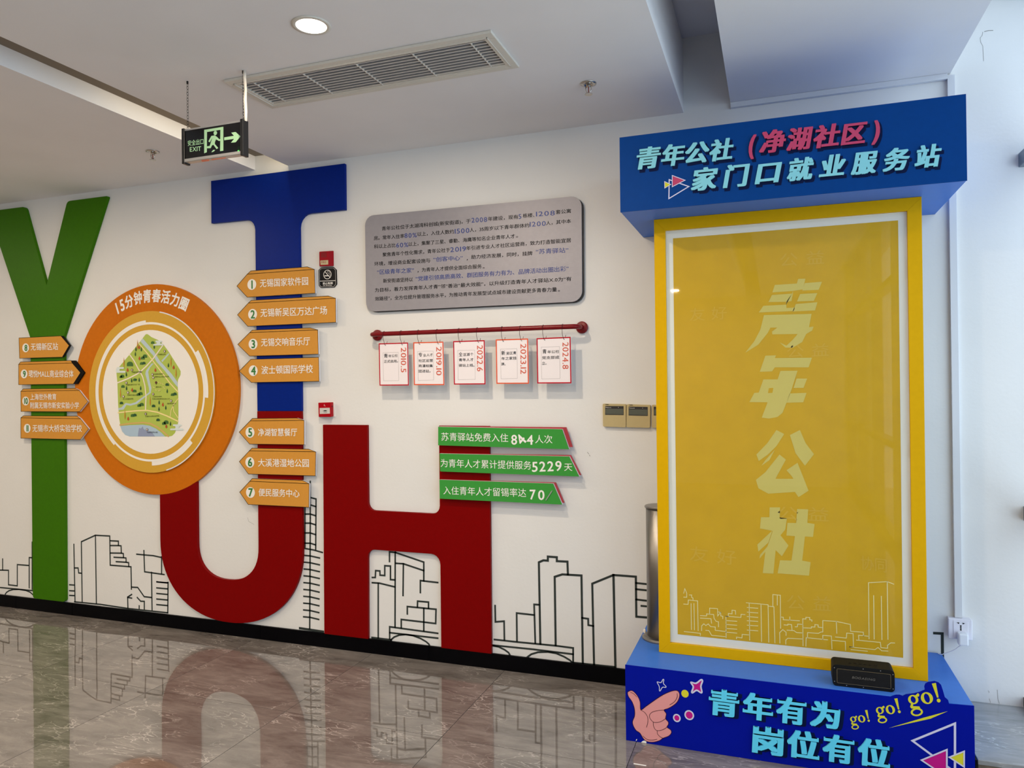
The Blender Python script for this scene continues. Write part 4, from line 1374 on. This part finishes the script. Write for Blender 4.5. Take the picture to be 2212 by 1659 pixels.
sprinkler(-0.757, 3.155, 'chrome ceiling sprinkler near the dark ceiling slot')
sprinkler(-3.242, 3.17, 'chrome ceiling sprinkler left of the exit sign')


# ------------------------------------------------------------------ downlights
def downlight(x, y, label, w=LAMP_W):
    d = thing('downlight', (x, y, CEIL), label, 'light', 'round ceiling downlights')
    bm = B(); lathe(bm, (x, y, CEIL), [(0.071, -0.0005), (0.070, -0.004), (0.056, -0.005), (0.055, -0.002)], 'z', 40); link('trim_ring', bm, M_vent, d, smooth=True)
    bm = B(); lathe(bm, (x, y, CEIL), [(0.055, -0.0022), (0.055, -0.0048), (0.02, -0.0054)], 'z', 32); link('diffuser', bm, M_bulb, d)
    area_lamp('downlight_lamp', (x, y, CEIL - 0.012), (0, 0, 0), w, LAMP_COL, 0.10)


downlight(-1.582, 2.282, 'lit round downlight beside the ceiling vent')
for x, y, lab in ((-1.05, 1.2, 'round downlight one step nearer than the lit one by the vent'), (-4.25, 2.1, 'round downlight in front of the green Y, left of the long slot'), (-6.9, 2.1, 'round downlight nearest the far left wall'),
                  (-3.4, 0.3, 'round downlight in mid room beside the long slot'), (-6.0, 0.0, 'round downlight in mid room on the left'), (-1.3, -1.8, 'round downlight behind the camera on the window side'),
                  (-4.2, -1.8, 'round downlight behind the camera in the middle'), (-7.0, -2.0, 'round downlight behind the camera far left'), (-1.3, -3.8, 'round downlight by the rear wall, window side'), (-4.2, -3.8, 'round downlight by the rear wall, middle')):
    downlight(x, y, lab)

# light strip lying in the long ceiling slot near the wall
st = thing('slot_light', (S1b - 0.02, 3.1, CEIL + 0.08), 'warm light strip hidden in the long ceiling slot', 'light')
bm = B(); box(bm, S1b - 0.022, S1b - 0.004, 2.2, 3.6, CEIL + 0.074, CEIL + 0.0835); link('light_bar', bm, M_strip, st)
area_lamp('slot_lamp', (S1b - 0.014, 3.1, CEIL + 0.072), (0, math.radians(35), 0), 1.5, (1.0, 0.86, 0.62), 0.012, 1.0, shape='RECTANGLE')

# ------------------------------------------------------------------ blue header box
HX0, HX1, HY, HZ0, HZ1 = -0.609, 0.671, 3.094, 2.2405, 2.557
hd = thing('header_box', (0.03, 3.4, HZ0), 'blue box sign above the yellow frame with two lines of writing', 'sign')
bm = B(); box(bm, HX0, HX1, HY + 0.003, WALL - 0.0005, HZ0, HZ1); link('box_body', bm, M_mid, hd, bevel=0.001, label='lighter blue sides and underside')
bm = B(); box(bm, HX0 - 0.001, HX1 + 0.001, HY, HY + 0.003, HZ0 - 0.001, HZ1 + 0.001); link('front_panel', bm, M_hblue, hd)
VH = vw(1330, 190, 2.8359)
yh = HY
rows = [('青年公社', (137, 437), (716, 374), 128, 0.10), ('家门口就业服务站', (468, 567), (1988, 412), 134, 0.28)]
rowp = [('净湖社区', (885, 336), (1535, 274), 134, 0.10), ('(', (820, 366), (858, 362), 142, 0), (')', (1570, 278), (1612, 274), 142, 0)]


def raised(name, rows, m, parent, yfront, v, sh, depth, back_off):
    bk = B()
    for s, a, b, h, tr_ in rows:
        n = len(s)
        for i, ch in enumerate(s):
            # every character has its own cell between a and b
            u0, u1 = (i * (1 + tr_)) / (n + (n - 1) * tr_), (i * (1 + tr_) + 1) / (n + (n - 1) * tr_)
            c0 = (a[0] + (b[0] - a[0]) * u0, a[1] + (b[1] - a[1]) * u0); c1 = (a[0] + (b[0] - a[0]) * u1, a[1] + (b[1] - a[1]) * u1)
            bmx = B()
            for bmq, dx, dz, yy, dp, bo in ((bk, back_off[0], back_off[1], yfront - EPS, 0, (0.075, 0.045)), (bmx, 0, 0, yfront - depth - 2 * EPS, depth, (0.046, 0.018))):
                (ax, az), (bx, bz) = on([(c0[0] + dx, c0[1] + dz), (c1[0] + dx, c1[1] + dz)], yfront, v)
                mid = ((c0[0] + c1[0]) / 2, (c0[1] + c1[1]) / 2)
                (_, t), (_, bo_) = on([(mid[0], mid[1] - h / 2), (mid[0], mid[1] + h / 2)], yfront, v)
                write(bmq, ch, (ax, (az + bz) / 2), (bx, (az + bz) / 2), t - bo_, yy, bold=bo, shear=sh, depth=dp)
            link('raised_letter', bmx, m, parent, recalc=False)
    link('letter_shadow', bk, M_shadowink, parent, recalc=False)  # shadow of the raised letters, painted as dark offset copies


raised('lettering', rows, M_cyan, hd, yh, VH, 0.18, 0.006, (13, 13))
raised('lettering', rowp, M_pink, hd, yh, VH, 0.18, 0.006, (13, 13))
bm = B()
line(bm, on([(328, 562), (326, 678), (448, 604)], yh, VH), 0.0042, yh - EPS, closed=True)
line(bm, on([(347, 537), (425, 566), (347, 606)], yh, VH), 0.0030, yh - 3 * EPS, closed=True)
line(bm, on([(300, 574), (338, 592), (301, 614)], yh, VH), 0.0025, yh - 3 * EPS, closed=True)
link('triangle_outline', bm, M_lilac, hd)
bm = B(); prism(bm, on([(347, 537), (425, 566), (347, 606)], yh, VH), yh - 2 * EPS); link('pink_triangle', bm, M_pink, hd)
bm = B(); prism(bm, on([(300, 574), (338, 592), (301, 614)], yh, VH), yh - 2 * EPS); link('yellow_triangle', bm, M_yprint, hd)

# ------------------------------------------------------------------ blue plinth
PX0, PX1, PY, PZ = -0.611, 0.670, 3.094, 0.3185
pt = thing('plinth', (0.03, 3.4, 0), 'blue plinth on the floor with pointing hand print and writing', 'plinth')
bm = B(); box(bm, PX0, PX1, PY + 0.003, WALL - 0.013, 0.0, PZ); link('plinth_body', bm, M_mid, pt, bevel=0.001, label='lighter blue top and sides')
VQ = vw(1340, 1400, 2.8359)
yp = PY
top = on([(1655, 298)], yp, VQ)[0]
bump = on([(1655, 298), (1668, 292), (1690, 286), (1712, 286), (1730, 293), (1750, 283), (1800, 277), (1835, 268), (1865, 255), (1862, 235), (1868, 218), (1885, 208), (1925, 202), (1950, 210), (1965, 225), (1975, 255), (1988, 300), (2008, 318), (2014, 342)], yp, VQ)
front = [(PX0 - 0.001, 0.0005), (PX1 + 0.001, 0.0005), (PX1 + 0.001, PZ + 0.001)] + bump[::-1] + [(PX0 - 0.001, PZ + 0.001)]
bm = B(); prism(bm, front, PY, PY + 0.003); link('front_panel', bm, M_pblue, pt)
raised('lettering', [('青年有为', (552, 322), (1338, 413), 152, 0.22), ('岗位有位', (815, 552), (1640, 648), 158, 0.22)], M_cyan2, pt, yp, VQ, 0.05, 0.010, (20, 12))
# go! go! go!
bm = B()


def ring_line(bm, cx_, cz_, rx_, rz_, w_in, w_out, y, f, n=28):
    """closed loop whose stroke swells at the sides, as in a bold serif face; f maps local to x,z"""
    prev = None
    for i in range(n + 1):
        t = 2 * math.pi * i / n
        w = w_in + (w_out - w_in) * abs(math.cos(t))
        o = f(cx_ + rx_ * math.cos(t), cz_ + rz_ * math.sin(t)); q = f(cx_ + (rx_ - w) * math.cos(t), cz_ + (rz_ - w * 0.8) * math.sin(t))
        a_, b_ = bm.verts.new((o[0], y, o[1])), bm.verts.new((q[0], y, q[1]))
        if prev:
            bm.faces.new((prev[0], a_, b_, prev[1]))
        prev = (a_, b_)


for gx_, gz_, sc_, ang in ((1412, 470, 78, 14), (1572, 425, 98, 15), (1772, 372, 128, 16)):
    g0, g1, g2_ = on([(gx_, gz_), (gx_ + 100, gz_), (gx_, gz_ - 100)], yp, VQ)
    kx_, kz_ = (g1[0] - g0[0]) / 100, (g2_[1] - g0[1]) / 100
    ca, sa = math.cos(math.radians(ang)), math.sin(math.radians(ang))

    def fm(u, w, g0=g0, kx_=kx_, kz_=kz_, sc_=sc_, ca=ca, sa=sa):
        return (g0[0] + (u * ca - w * sa) * sc_ * kx_, g0[1] + (u * sa + w * ca) * sc_ * kz_)
    ye = yp - EPS
    ring_line(bm, 0.30, 0.40, 0.25, 0.22, 0.07, 0.13, ye, fm)                 # g: bowl
    ring_line(bm, 0.30, -0.20, 0.30, 0.19, 0.09, 0.10, ye - STEP, fm)         # g: loop
    prism(bm, [fm(*p) for p in ((0.13, 0.22), (0.24, 0.20), (0.20, 0.10), (0.50, 0.04), (0.52, -0.08), (0.10, 0.00), (0.05, 0.08))], ye - 2 * STEP)
    prism(bm, [fm(*p) for p in ((0.42, 0.56), (0.62, 0.66), (0.66, 0.58), (0.62, 0.50), (0.50, 0.50))], ye - 3 * STEP)
    ring_line(bm, 0.97, 0.36, 0.29, 0.28, 0.07, 0.16, ye, fm)                 # o
    prism(bm, [fm(*p) for p in ((1.40, 0.98), (1.60, 0.98), (1.53, 0.30), (1.45, 0.30))], ye)
    prism(bm, [fm(*p) for p in ell(1.49, 0.16, 0.09, 0.09, 14)], ye)
prism(bm, on([(1645, 489), (1850, 428), (2006, 386), (1900, 432), (1750, 465)], yp, VQ), yp - EPS)
link('slogan_print', bm, M_yprint, pt)
bm = B(); yq = yp - EPS
line(bm, on([(1790, 568), (2050, 462), (2050, 760), (1790, 568)][:3], yq, VQ), 0.0075, yq, closed=True)
line(bm, on([(1845, 686), (2000, 622), (2000, 790)], yq - EPS, VQ), 0.0055, yq - 2 * EPS, closed=True)
line(bm, on([(2015, 668), (2106, 632), (2106, 728)], yq - EPS, VQ), 0.0050, yq - 2 * EPS, closed=True)
link('triangle_outline', bm, M_lilac, pt)
bm = B(); prism(bm, on([(1845, 686), (2000, 622), (2000, 790)], yq, VQ), yq - EPS); link('magenta_triangle', bm, M_magenta, pt)
bm = B(); prism(bm, on([(2015, 668), (2106, 632), (2106, 728)], yq, VQ), yq - EPS); link('yellow_triangle', bm, M_yprint, pt)
# the pointing hand print
VHn = vw(1340, 1440, 7.577)


def smooth_closed(pts, n=5):
    out = []
    N_ = len(pts)
    for i in range(N_):
        p0, p1, p2, p3 = [Vector(pts[(i + k) % N_]) for k in (-1, 0, 1, 2)]
        for k in range(n):
            t = k / n
            out.append(tuple(0.5 * ((2 * p1) + (-p0 + p2) * t + (2 * p0 - 5 * p1 + 4 * p2 - p3) * t * t + (-p0 + 3 * p1 - 3 * p2 + p3) * t ** 3)))
    return out


def smooth_open(pts, n=5):
    P = [pts[0]] + list(pts) + [pts[-1]]
    out = []
    for i in range(1, len(P) - 2):
        p0, p1, p2, p3 = [Vector(P[i + k]) for k in (-1, 0, 1, 2)]
        for k in range(n):
            t = k / n
            out.append(tuple(0.5 * ((2 * p1) + (-p0 + p2) * t + (2 * p0 - 5 * p1 + 4 * p2 - p3) * t * t + (-p0 + 3 * p1 - 3 * p2 + p3) * t ** 3)))
    out.append(pts[-1])
    return out


hand = [(118, 430), (135, 405), (180, 390), (225, 412), (285, 485), (325, 580), (335, 705), (420, 650), (560, 550), (700, 460), (840, 400), (930, 392), (968, 440), (965, 505), (930, 580), (860, 640), (780, 685), (715, 710), (752, 770), (742, 850), (785, 905), (785, 950), (765, 990), (825, 1035), (835, 1085), (790, 1135), (700, 1170), (640, 1210), (540, 1235), (440, 1225), (380, 1180), (320, 1085), (260, 1045), (215, 970), (200, 900), (235, 800), (230, 680), (190, 570), (135, 490)]
hs = smooth_closed(hand, 4)
bm = B(); prism(bm, on(hs, yq, VHn), yq); link('hand_print', bm, M_skin, pt, label='pink pointing hand')
bm = B()
line(bm, on(hs, yq, VHn), 0.0022, yq - EPS, closed=True)
for s in ([(335, 710), (400, 750), (445, 820), (452, 900), (430, 990)], [(715, 710), (620, 718), (530, 740), (485, 780), (480, 830), (520, 890), (570, 912), (660, 900), (742, 850)],
          [(540, 912), (545, 975), (575, 1030), (620, 1047), (700, 1030), (765, 990)], [(605, 1047), (610, 1100), (650, 1145), (700, 1172)],
          [(168, 420), (220, 445), (270, 495)], [(930, 440), (930, 500), (885, 575), (810, 625)], [(372, 1135), (430, 1185), (510, 1202), (600, 1188)]):
    line(bm, on(smooth_open(s, 5), yq, VHn), 0.0018, yq - EPS)
link('hand_outline', bm, M_skinline, pt)
star1 = [(612, 250), (665, 262), (695, 212), (712, 215), (705, 275), (748, 325), (735, 340), (690, 338), (655, 393), (640, 392), (638, 330), (605, 262)]
star2 = [(1165, 255), (1240, 272), (1320, 215), (1345, 235), (1318, 320), (1335, 410), (1315, 425), (1250, 385), (1185, 425), (1170, 410), (1195, 330), (1160, 270)]
bm = B(); line(bm, on(smooth_closed(star1, 3), yq, VHn), 0.0030, yq, closed=True); line(bm, on(smooth_closed(star2, 3), yq, VHn), 0.0062, yq - EPS, closed=True)
for c_, rx_, rz_ in (((925, 840), 52, 56), ((1128, 793), 68, 70)):
    c = on([c_, (c_[0] + rx_, c_[1]), (c_[0], c_[1] - rz_)], yq, VHn)
    line(bm, ell(c[0][0], c[0][1], c[1][0] - c[0][0], c[2][1] - c[0][1], 24), 0.0055, yq - EPS, closed=True)
link('sparkle_outline', bm, M_lilac, pt, kind='stuff')
bm = B(); prism(bm, on(smooth_closed(star2, 3), yq, VHn), yq)
for c_, rx_, rz_ in (((925, 840), 52, 56), ((1128, 793), 68, 70)):
    c = on([c_, (c_[0] + rx_, c_[1]), (c_[0], c_[1] - rz_)], yq, VHn)
    prism(bm, ell(c[0][0], c[0][1], c[1][0] - c[0][0], c[2][1] - c[0][1], 24), yq)
link('sparkle_print', bm, M_magenta, pt, kind='stuff')
c = on([(1058, 443), (1118, 443), (1058, 380)], yq, VHn)
bm = B(); prism(bm, ell(c[0][0], c[0][1], c[1][0] - c[0][0], c[2][1] - c[0][1], 24), yq); link('yellow_dot', bm, M_yprint, pt)
bm = B(); prism(bm, on([(340, 1240), (370, 1215), (405, 1210), (428, 1230), (425, 1255), (385, 1248)], yq, VHn), yq); prism(bm, on([(252, 1212), (262, 1188), (276, 1186), (266, 1212)], yq, VHn), yq); link('chipped_print', bm, M_white, pt)

# ------------------------------------------------------------------ yellow framed poster
FX0, FX1, FZ0, FZ1, FY = -0.4985, 0.5565, PZ + 0.0005, 2.240, 3.29
fb = 0.0535
fr = thing('poster_frame', (0.03, 3.31, FZ0), 'tall yellow framed poster standing on the blue plinth', 'poster')
yr = FY + 0.014
_q = on([(1436.5, 500), (1961, 453), (1972, 1445), (1448, 1388)], FY)
iz0, iz1, ixa, ixb = (_q[2][1] + _q[3][1]) / 2, (_q[0][1] + _q[1][1]) / 2, (_q[0][0] + _q[3][0]) / 2, (_q[1][0] + _q[2][0]) / 2
for nm, pts in (('left', [(FX0, FZ0), (ixa, iz0), (ixa, iz1), (FX0, FZ1)]), ('right', [(FX1, FZ0), (FX1, FZ1), (ixb, iz1), (ixb, iz0)]), ('top', [(FX0, FZ1), (ixa, iz1), (ixb, iz1), (FX1, FZ1)]), ('bottom', [(FX0, FZ0), (FX1, FZ0), (ixb, iz0), (ixa, iz0)])):
    bm = B(); prism(bm, pts, FY, FY + 0.045); link('frame_bar', bm, M_frame, fr, bevel=0.0008)
bm = B(); box(bm, ixa - 0.005, ixb + 0.005, yr, yr + 0.01, iz0 - 0.005, iz1 + 0.005); link('mat_board', bm, M_matw, fr)
yw = yr - EPS
pq = on([(1453.8, 515), (1940, 476), (1951, 1421), (1464, 1370)], yw)
bm = B(); prism(bm, pq, yw); link('poster_print', bm, M_panel, fr)
VK = vw(1560, 560, 2.304)
ych = yw - EPS
chars = [
    [(262, 128), (372, 121), (378, 98), (414, 97), (402, 150), (352, 158), (352, 172), (345, 208), (318, 214), (320, 243), (362, 240), (355, 258), (182, 265), (205, 232), (318, 226), (322, 212), (230, 213), (248, 178), (348, 171), (352, 158), (250, 165)],
    [(411, 119), (497, 112), (480, 152), (399, 156)], [(388, 173), (474, 168), (456, 207), (372, 210)], [(366, 223), (474, 214), (462, 255), (350, 260)],
    [(208, 278), (445, 272), (432, 338), (455, 335), (448, 355), (418, 372), (398, 412), (352, 440), (315, 440), (286, 414), (320, 430), (352, 400), (376, 372), (250, 374), (248, 360), (275, 340), (240, 340), (228, 365), (180, 425), (115, 465), (160, 408), (190, 350)],
    [(215, 480), (268, 478), (262, 492), (447, 490), (430, 538), (262, 538), (248, 558), (187, 560)],
    [(290, 556), (375, 555), (345, 650), (300, 765), (275, 785), (232, 793), (197, 788), (226, 712), (135, 711), (160, 665), (182, 664), (205, 598), (276, 598)],
    [(370, 594), (423, 594), (405, 640), (355, 641)], [(336, 668), (420, 665), (403, 712), (320, 714)],
    [(270, 850), (309, 870), (270, 930), (228, 972), (182, 1004), (170, 972), (225, 915)], [(195, 1028), (215, 1000), (262, 948), (235, 1000)],
    [(337, 875), (387, 850), (415, 915), (457, 970), (412, 1028), (365, 965)],
    [(285, 972), (317, 997), (265, 1093), (355, 1093), (345, 1078), (320, 1050), (375, 1013), (430, 1152), (380, 1184), (362, 1158), (230, 1167), (180, 1140), (168, 1098), (215, 1060)],
    [(236, 1235), (288, 1235), (286, 1285), (322, 1290), (314, 1345), (290, 1374), (330, 1425), (297, 1478), (266, 1448), (255, 1565), (202, 1562), (215, 1455), (186, 1490), (188, 1472), (225, 1430), (252, 1352), (188, 1340), (193, 1284), (235, 1284)],
    [(175, 1420), (250, 1350), (230, 1410), (180, 1455)],
    [(373, 1243), (428, 1245), (424, 1312), (460, 1318), (452, 1382), (412, 1380), (398, 1500), (440, 1508), (432, 1575), (276, 1563), (288, 1498), (345, 1500), (362, 1378), (320, 1375), (325, 1312), (368, 1313)],
]
bm = B()
for c_ in chars:
    prism(bm, on(c_, ych, VK), ych)
link('poster_character', bm, M_char, fr)
bm = B(); prism(bm, on([(232, 642), (255, 640), (250, 665), (228, 666)], ych, VK), ych - 0.0004); link('character_gap', bm, M_panel, fr)
wtext('ghost_lettering', [('公 益', (1685, 562), (1780, 555), 30), ('友 好', (1490, 1195), (1590, 1205), 32), ('公 益', (1700, 1300), (1795, 1305), 32), ('公 益', (1680, 1108), (1790, 1112), 30), ('友 好', (1490, 680), (1570, 675), 28), ('协同', (1860, 1215), (1915, 1222), 30), ('公 益', (1700, 760), (1790, 755), 28)], M_ghost, fr, ych)
VS = vw(1380, 1180, 3.403)
bm = B()


def S(*p): line(bm, on(p, ych, VS), 0.0030, ych)


S((330, 345), (338, 312), (352, 345), (352, 375), (330, 374)); S((372, 358), (388, 358), (388, 376), (398, 380), (398, 396)); S((330, 425), (362, 427), (364, 395), (432, 402), (436, 620))
S((384, 422), (387, 612)); S((405, 422), (409, 614)); S((334, 627), (452, 640), (452, 655))
S((452, 510), (498, 512), (498, 497), (550, 502), (553, 530), (568, 552), (585, 555), (586, 592)); S((520, 500), (520, 455), (578, 459), (580, 512), (602, 485)); S((580, 482), (602, 486), (602, 512), (617, 515), (617, 532))
S((452, 528), (530, 533), (535, 566)); S((461, 620), (462, 585), (478, 570), (492, 583), (510, 571), (527, 590), (562, 594), (562, 618), (640, 627)); S((492, 618), (515, 620), (535, 655), (640, 665))
S((642, 672), (640, 515), (658, 515), (658, 494), (685, 497), (685, 470), (710, 473), (712, 500)); S((640, 515), (750, 523), (752, 500), (780, 503))
for z in (546, 575, 604, 632): S((640, z), (720, z + 6))
S((718, 680), (718, 668), (758, 674), (760, 648), (812, 652))
S((790, 415), (950, 430), (955, 705)); S((811, 418), (815, 690)); S((898, 427), (902, 700))
for z in (450, 484, 517, 547, 580, 616): S((797, z), (874, z + 6))
S((955, 440), (993, 445), (1000, 710)); S((985, 440), (985, 355), (1040, 360), (1042, 603)); S((1018, 360), (1018, 432))
S((1037, 712), (1035, 635), (1058, 613), (1082, 632), (1082, 655)); S((1042, 520), (1062, 522), (1062, 540), (1180, 548)); S((1110, 520), (1110, 543))
S((1068, 578), (1095, 580), (1095, 573), (1122, 576), (1126, 615)); S((1150, 592), (1165, 592), (1168, 572), (1205, 575)); S((1090, 617), (1140, 620), (1160, 635), (1205, 637))
S((1207, 732), (1205, 533), (1228, 535), (1228, 522), (1256, 524), (1256, 540), (1272, 542), (1272, 552)); S((1207, 600), (1268, 602), (1268, 592), (1294, 594), (1294, 576), (1318, 578), (1318, 594), (1348, 598))
S((1080, 720), (1080, 690), (1095, 676), (1205, 682)); S((1240, 672), (1240, 635), (1320, 640), (1340, 630), (1352, 630), (1352, 546), (1455, 553), (1555, 575), (1557, 625), (1650, 632), (1652, 658), (1690, 662)); S((1452, 553), (1455, 640))
S((1228, 735), (1230, 672), (1388, 688)); S((1352, 684), (1352, 655), (1415, 660), (1420, 755)); S((1420, 692), (1518, 700), (1520, 765)); S((1445, 667), (1525, 675), (1528, 638), (1575, 642), (1578, 740), (1550, 740))
S((1617, 688), (1615, 655), (1652, 658)); S((1692, 680), (1688, 268), (1826, 260), (1873, 278)); S((1826, 260), (1831, 684)); S((1726, 363), (1730, 682)); S((1782, 368), (1787, 686))
S((1600, 690), (1775, 707), (1780, 745), (1828, 750), (1828, 728), (1852, 710), (1880, 711)); S((1550, 740), (1735, 760), (1758, 744), (1785, 768), (1830, 771)); S((1560, 760), (1680, 772))
link('poster_skyline', bm, M_pline, fr, label='pale line drawing of a skyline')
bm = B(); box(bm, ixa, ixb, FY + 0.006, FY + 0.009, iz0, iz1); link('glass_pane', bm, M_glass, fr)

# ------------------------------------------------------------------ steel post on the plinth
pcx, pcy = -0.514, 3.475
po_ = thing('steel_post', (pcx, pcy, PZ), 'brushed steel post on the plinth, half behind the yellow frame', 'post')
bm = B(); lathe(bm, (pcx, pcy, PZ), [(0.090, 0.0002), (0.090, 0.006), (0.082, 0.012), (0.068, 0.016)], 'z', 40); link('base_flange', bm, M_steel, po_, smooth=False)
bm = B(); lathe(bm, (pcx, pcy, PZ), [(0.066, 0.016), (0.066, 0.612)], 'z', 48); link('tube', bm, M_steel, po_, smooth=True)
bm = B(); lathe(bm, (pcx, pcy, PZ), [(0.071, 0.612), (0.072, 0.615), (0.072, 0.618), (0.069, 0.621)], 'z', 48); link('top_cap', bm, M_steel, po_)
bm = B(); lathe(bm, (pcx - 0.082, pcy + 0.02, PZ), [(0.006, 0.012), (0.006, 0.024), (0.003, 0.028)], 'z', 12); link('bolt_cap', bm, M_white, po_)

# ------------------------------------------------------------------ black speaker
VS2 = vw(1780, 1400, 12.29)
sx0, sx1, sy0, sy1, sz0, sz1 = 0.199, 0.4175, 3.134, 3.222, PZ + 0.0005, 0.402
sp = thing('speaker', ((sx0 + sx1) / 2, (sy0 + sy1) / 2, PZ), 'black portable speaker on the blue plinth in front of the frame', 'speaker')
bm = B(); prism(bm, round_poly([(sx0, sz0), (sx1, sz0), (sx1, sz1), (sx0, sz1)], 0.014, 5), sy0, sy1); link('speaker_body', bm, M_rubber, sp, bevel=0.006)
gx0, gx1, gz0, gz1 = sx0 + 0.016, sx1 - 0.014, sz0 + 0.013, sz1 - 0.015
bm = B(); prism(bm, round_poly([(gx0, gz0), (gx1, gz0), (gx1, gz1), (gx0, gz1)], 0.004, 3), sy0 - 0.0008, sy0 + 0.001); link('grille', bm, M_blackacr, sp)
bm = B(); line(bm, round_poly([(gx0, gz0), (gx1, gz0), (gx1, gz1), (gx0, gz1)], 0.004, 3), 0.0012, sy0 - 0.0014, closed=True); link('trim_line', bm, M_gold_line, sp)
bm = B(); write(bm, 'BOGASING', ((sx0 + sx1) / 2 - 0.040, (gz0 + gz1) / 2), ((sx0 + sx1) / 2 + 0.042, (gz0 + gz1) / 2), 0.0085, sy0 - 0.0016, bold=0.02, shear=0.2); link('lettering', bm, mat('speaker_logo', (96, 92, 84), 0.4), sp, recalc=False)
for i, (xx, zz) in enumerate([(sx0 + 0.007, gz1 + 0.002), (sx0 + 0.007, gz0 + 0.004), (sx1 - 0.006, gz1), (sx1 - 0.006, gz0), ((sx0 + sx1) / 2, sz1 - 0.006), (sx0 + 0.17, sz1 - 0.006), ((sx0 + sx1) / 2, sz0 + 0.006), (sx0 + 0.05, sz0 + 0.006)]):
    bm = B(); lathe(bm, (xx, sy0 - 0.0006, zz), [(0.0016, 0), (0.0016, 0.001)], 'y', 8); link('screw', bm, M_alu, sp)
for i in range(6):
    bm = B(); xx = sx0 + 0.06 + i * 0.018; box(bm, xx, xx + 0.011, sy0 + 0.032, sy0 + 0.040, sz1 - 0.0005, sz1 + 0.0012); link('button', bm, M_rubber, sp)

# ------------------------------------------------------------------ trunking, socket, plug
bm = B(); box(bm, S2b, 0.722, WALL - 0.022, WALL - 0.0005, 2.822, CEIL + 0.0115); o = link('cable_trunking', bm, M_trunk, origin=(0.27, WALL, 2.822), bevel=0.001); tag(o, 'horizontal white cable trunking under the ceiling at the wall', 'trunking')
bm = B(); box(bm, 0.7225, 0.751, WALL - 0.020, WALL - 0.0005, 0.482, 2.838); o = link('cable_trunking', bm, M_trunk, origin=(0.736, WALL, 0.482), bevel=0.001); tag(o, 'vertical white cable trunking running down to the socket', 'trunking')
so = thing('wall_socket', (0.74, WALL, 0.394), 'white wall socket at the lower end of the vertical trunking', 'socket')
bm = B(); box(bm, 0.697, 0.783, WALL - 0.030, WALL - 0.0005, 0.395, 0.481); link('back_box', bm, M_socket, so, bevel=0.002)
bm = B(); box(bm, 0.694, 0.784, WALL - 0.038, WALL - 0.030, 0.394, 0.482); link('face_plate', bm, M_socket, so, bevel=0.003)
bm = B(); box(bm, 0.712, 0.768, WALL - 0.040, WALL - 0.038, 0.402, 0.474); link('socket_insert', bm, M_socket, so, bevel=0.001)
bm = B()
yo = WALL - 0.040 - EPS
for p in ([(0.724, 0.467), (0.735, 0.468), (0.733, 0.461)], [(0.757, 0.466), (0.746, 0.468), (0.748, 0.461)]):
    prism(bm, p, yo)
for z in (0.453, 0.445, 0.437):
    prism(bm, ell(0.740, z, 0.0034, 0.0036, 12), yo)
link('socket_hole', bm, M_ink, so)
pg = thing('charger_plug', (0.742, WALL - 0.055, 0.38), 'white charger plug in the socket with a thin cable', 'plug')
bm = B(); box(bm, 0.724, 0.762, WALL - 0.078, WALL - 0.0405, 0.379, 0.430); link('plug_body', bm, mat('plug_white', (232, 234, 240), 0.3), pg, bevel=0.006)
yc_ = WALL - 0.06
cp = [(410, 492), (402, 515), (375, 545), (330, 572), (285, 592), (250, 610)]
P = [at(V4b(p), 1, yc_ - 0.002 + 0.0 * i) for i, p in enumerate(cp)]
P = [Vector((p.x, p.y + i * 0.009, p.z)) for i, p in enumerate(P)]
P[0].z = 0.381; P[0].x = 0.742
P.append(Vector((P[-1].x - 0.012, WALL - 0.025, PZ + 0.003)))
sm = smooth_open([tuple((p.x, p.z)) for p in P], 4)
ys_ = [P[0].y + (P[-1].y - P[0].y) * i / (len(sm) - 1) for i in range(len(sm))]
bm = B(); tube(bm, [(q[0], yy, q[1]) for q, yy in zip(sm, ys_)], 0.0017, 8); link('cable', bm, M_socket, pg, smooth=True)

# a paper scrap lying on the marble
bm = B(); s = at((1385, 1652), 2, 0.001); box(bm, s.x - 0.03, s.x + 0.02, s.y - 0.003, s.y + 0.003, 0.0002, 0.0012); o = link('paper_scrap', bm, M_white, origin=(s.x, s.y, 0)); tag(o, 'tiny white paper scrap on the floor before the plinth', 'scrap')
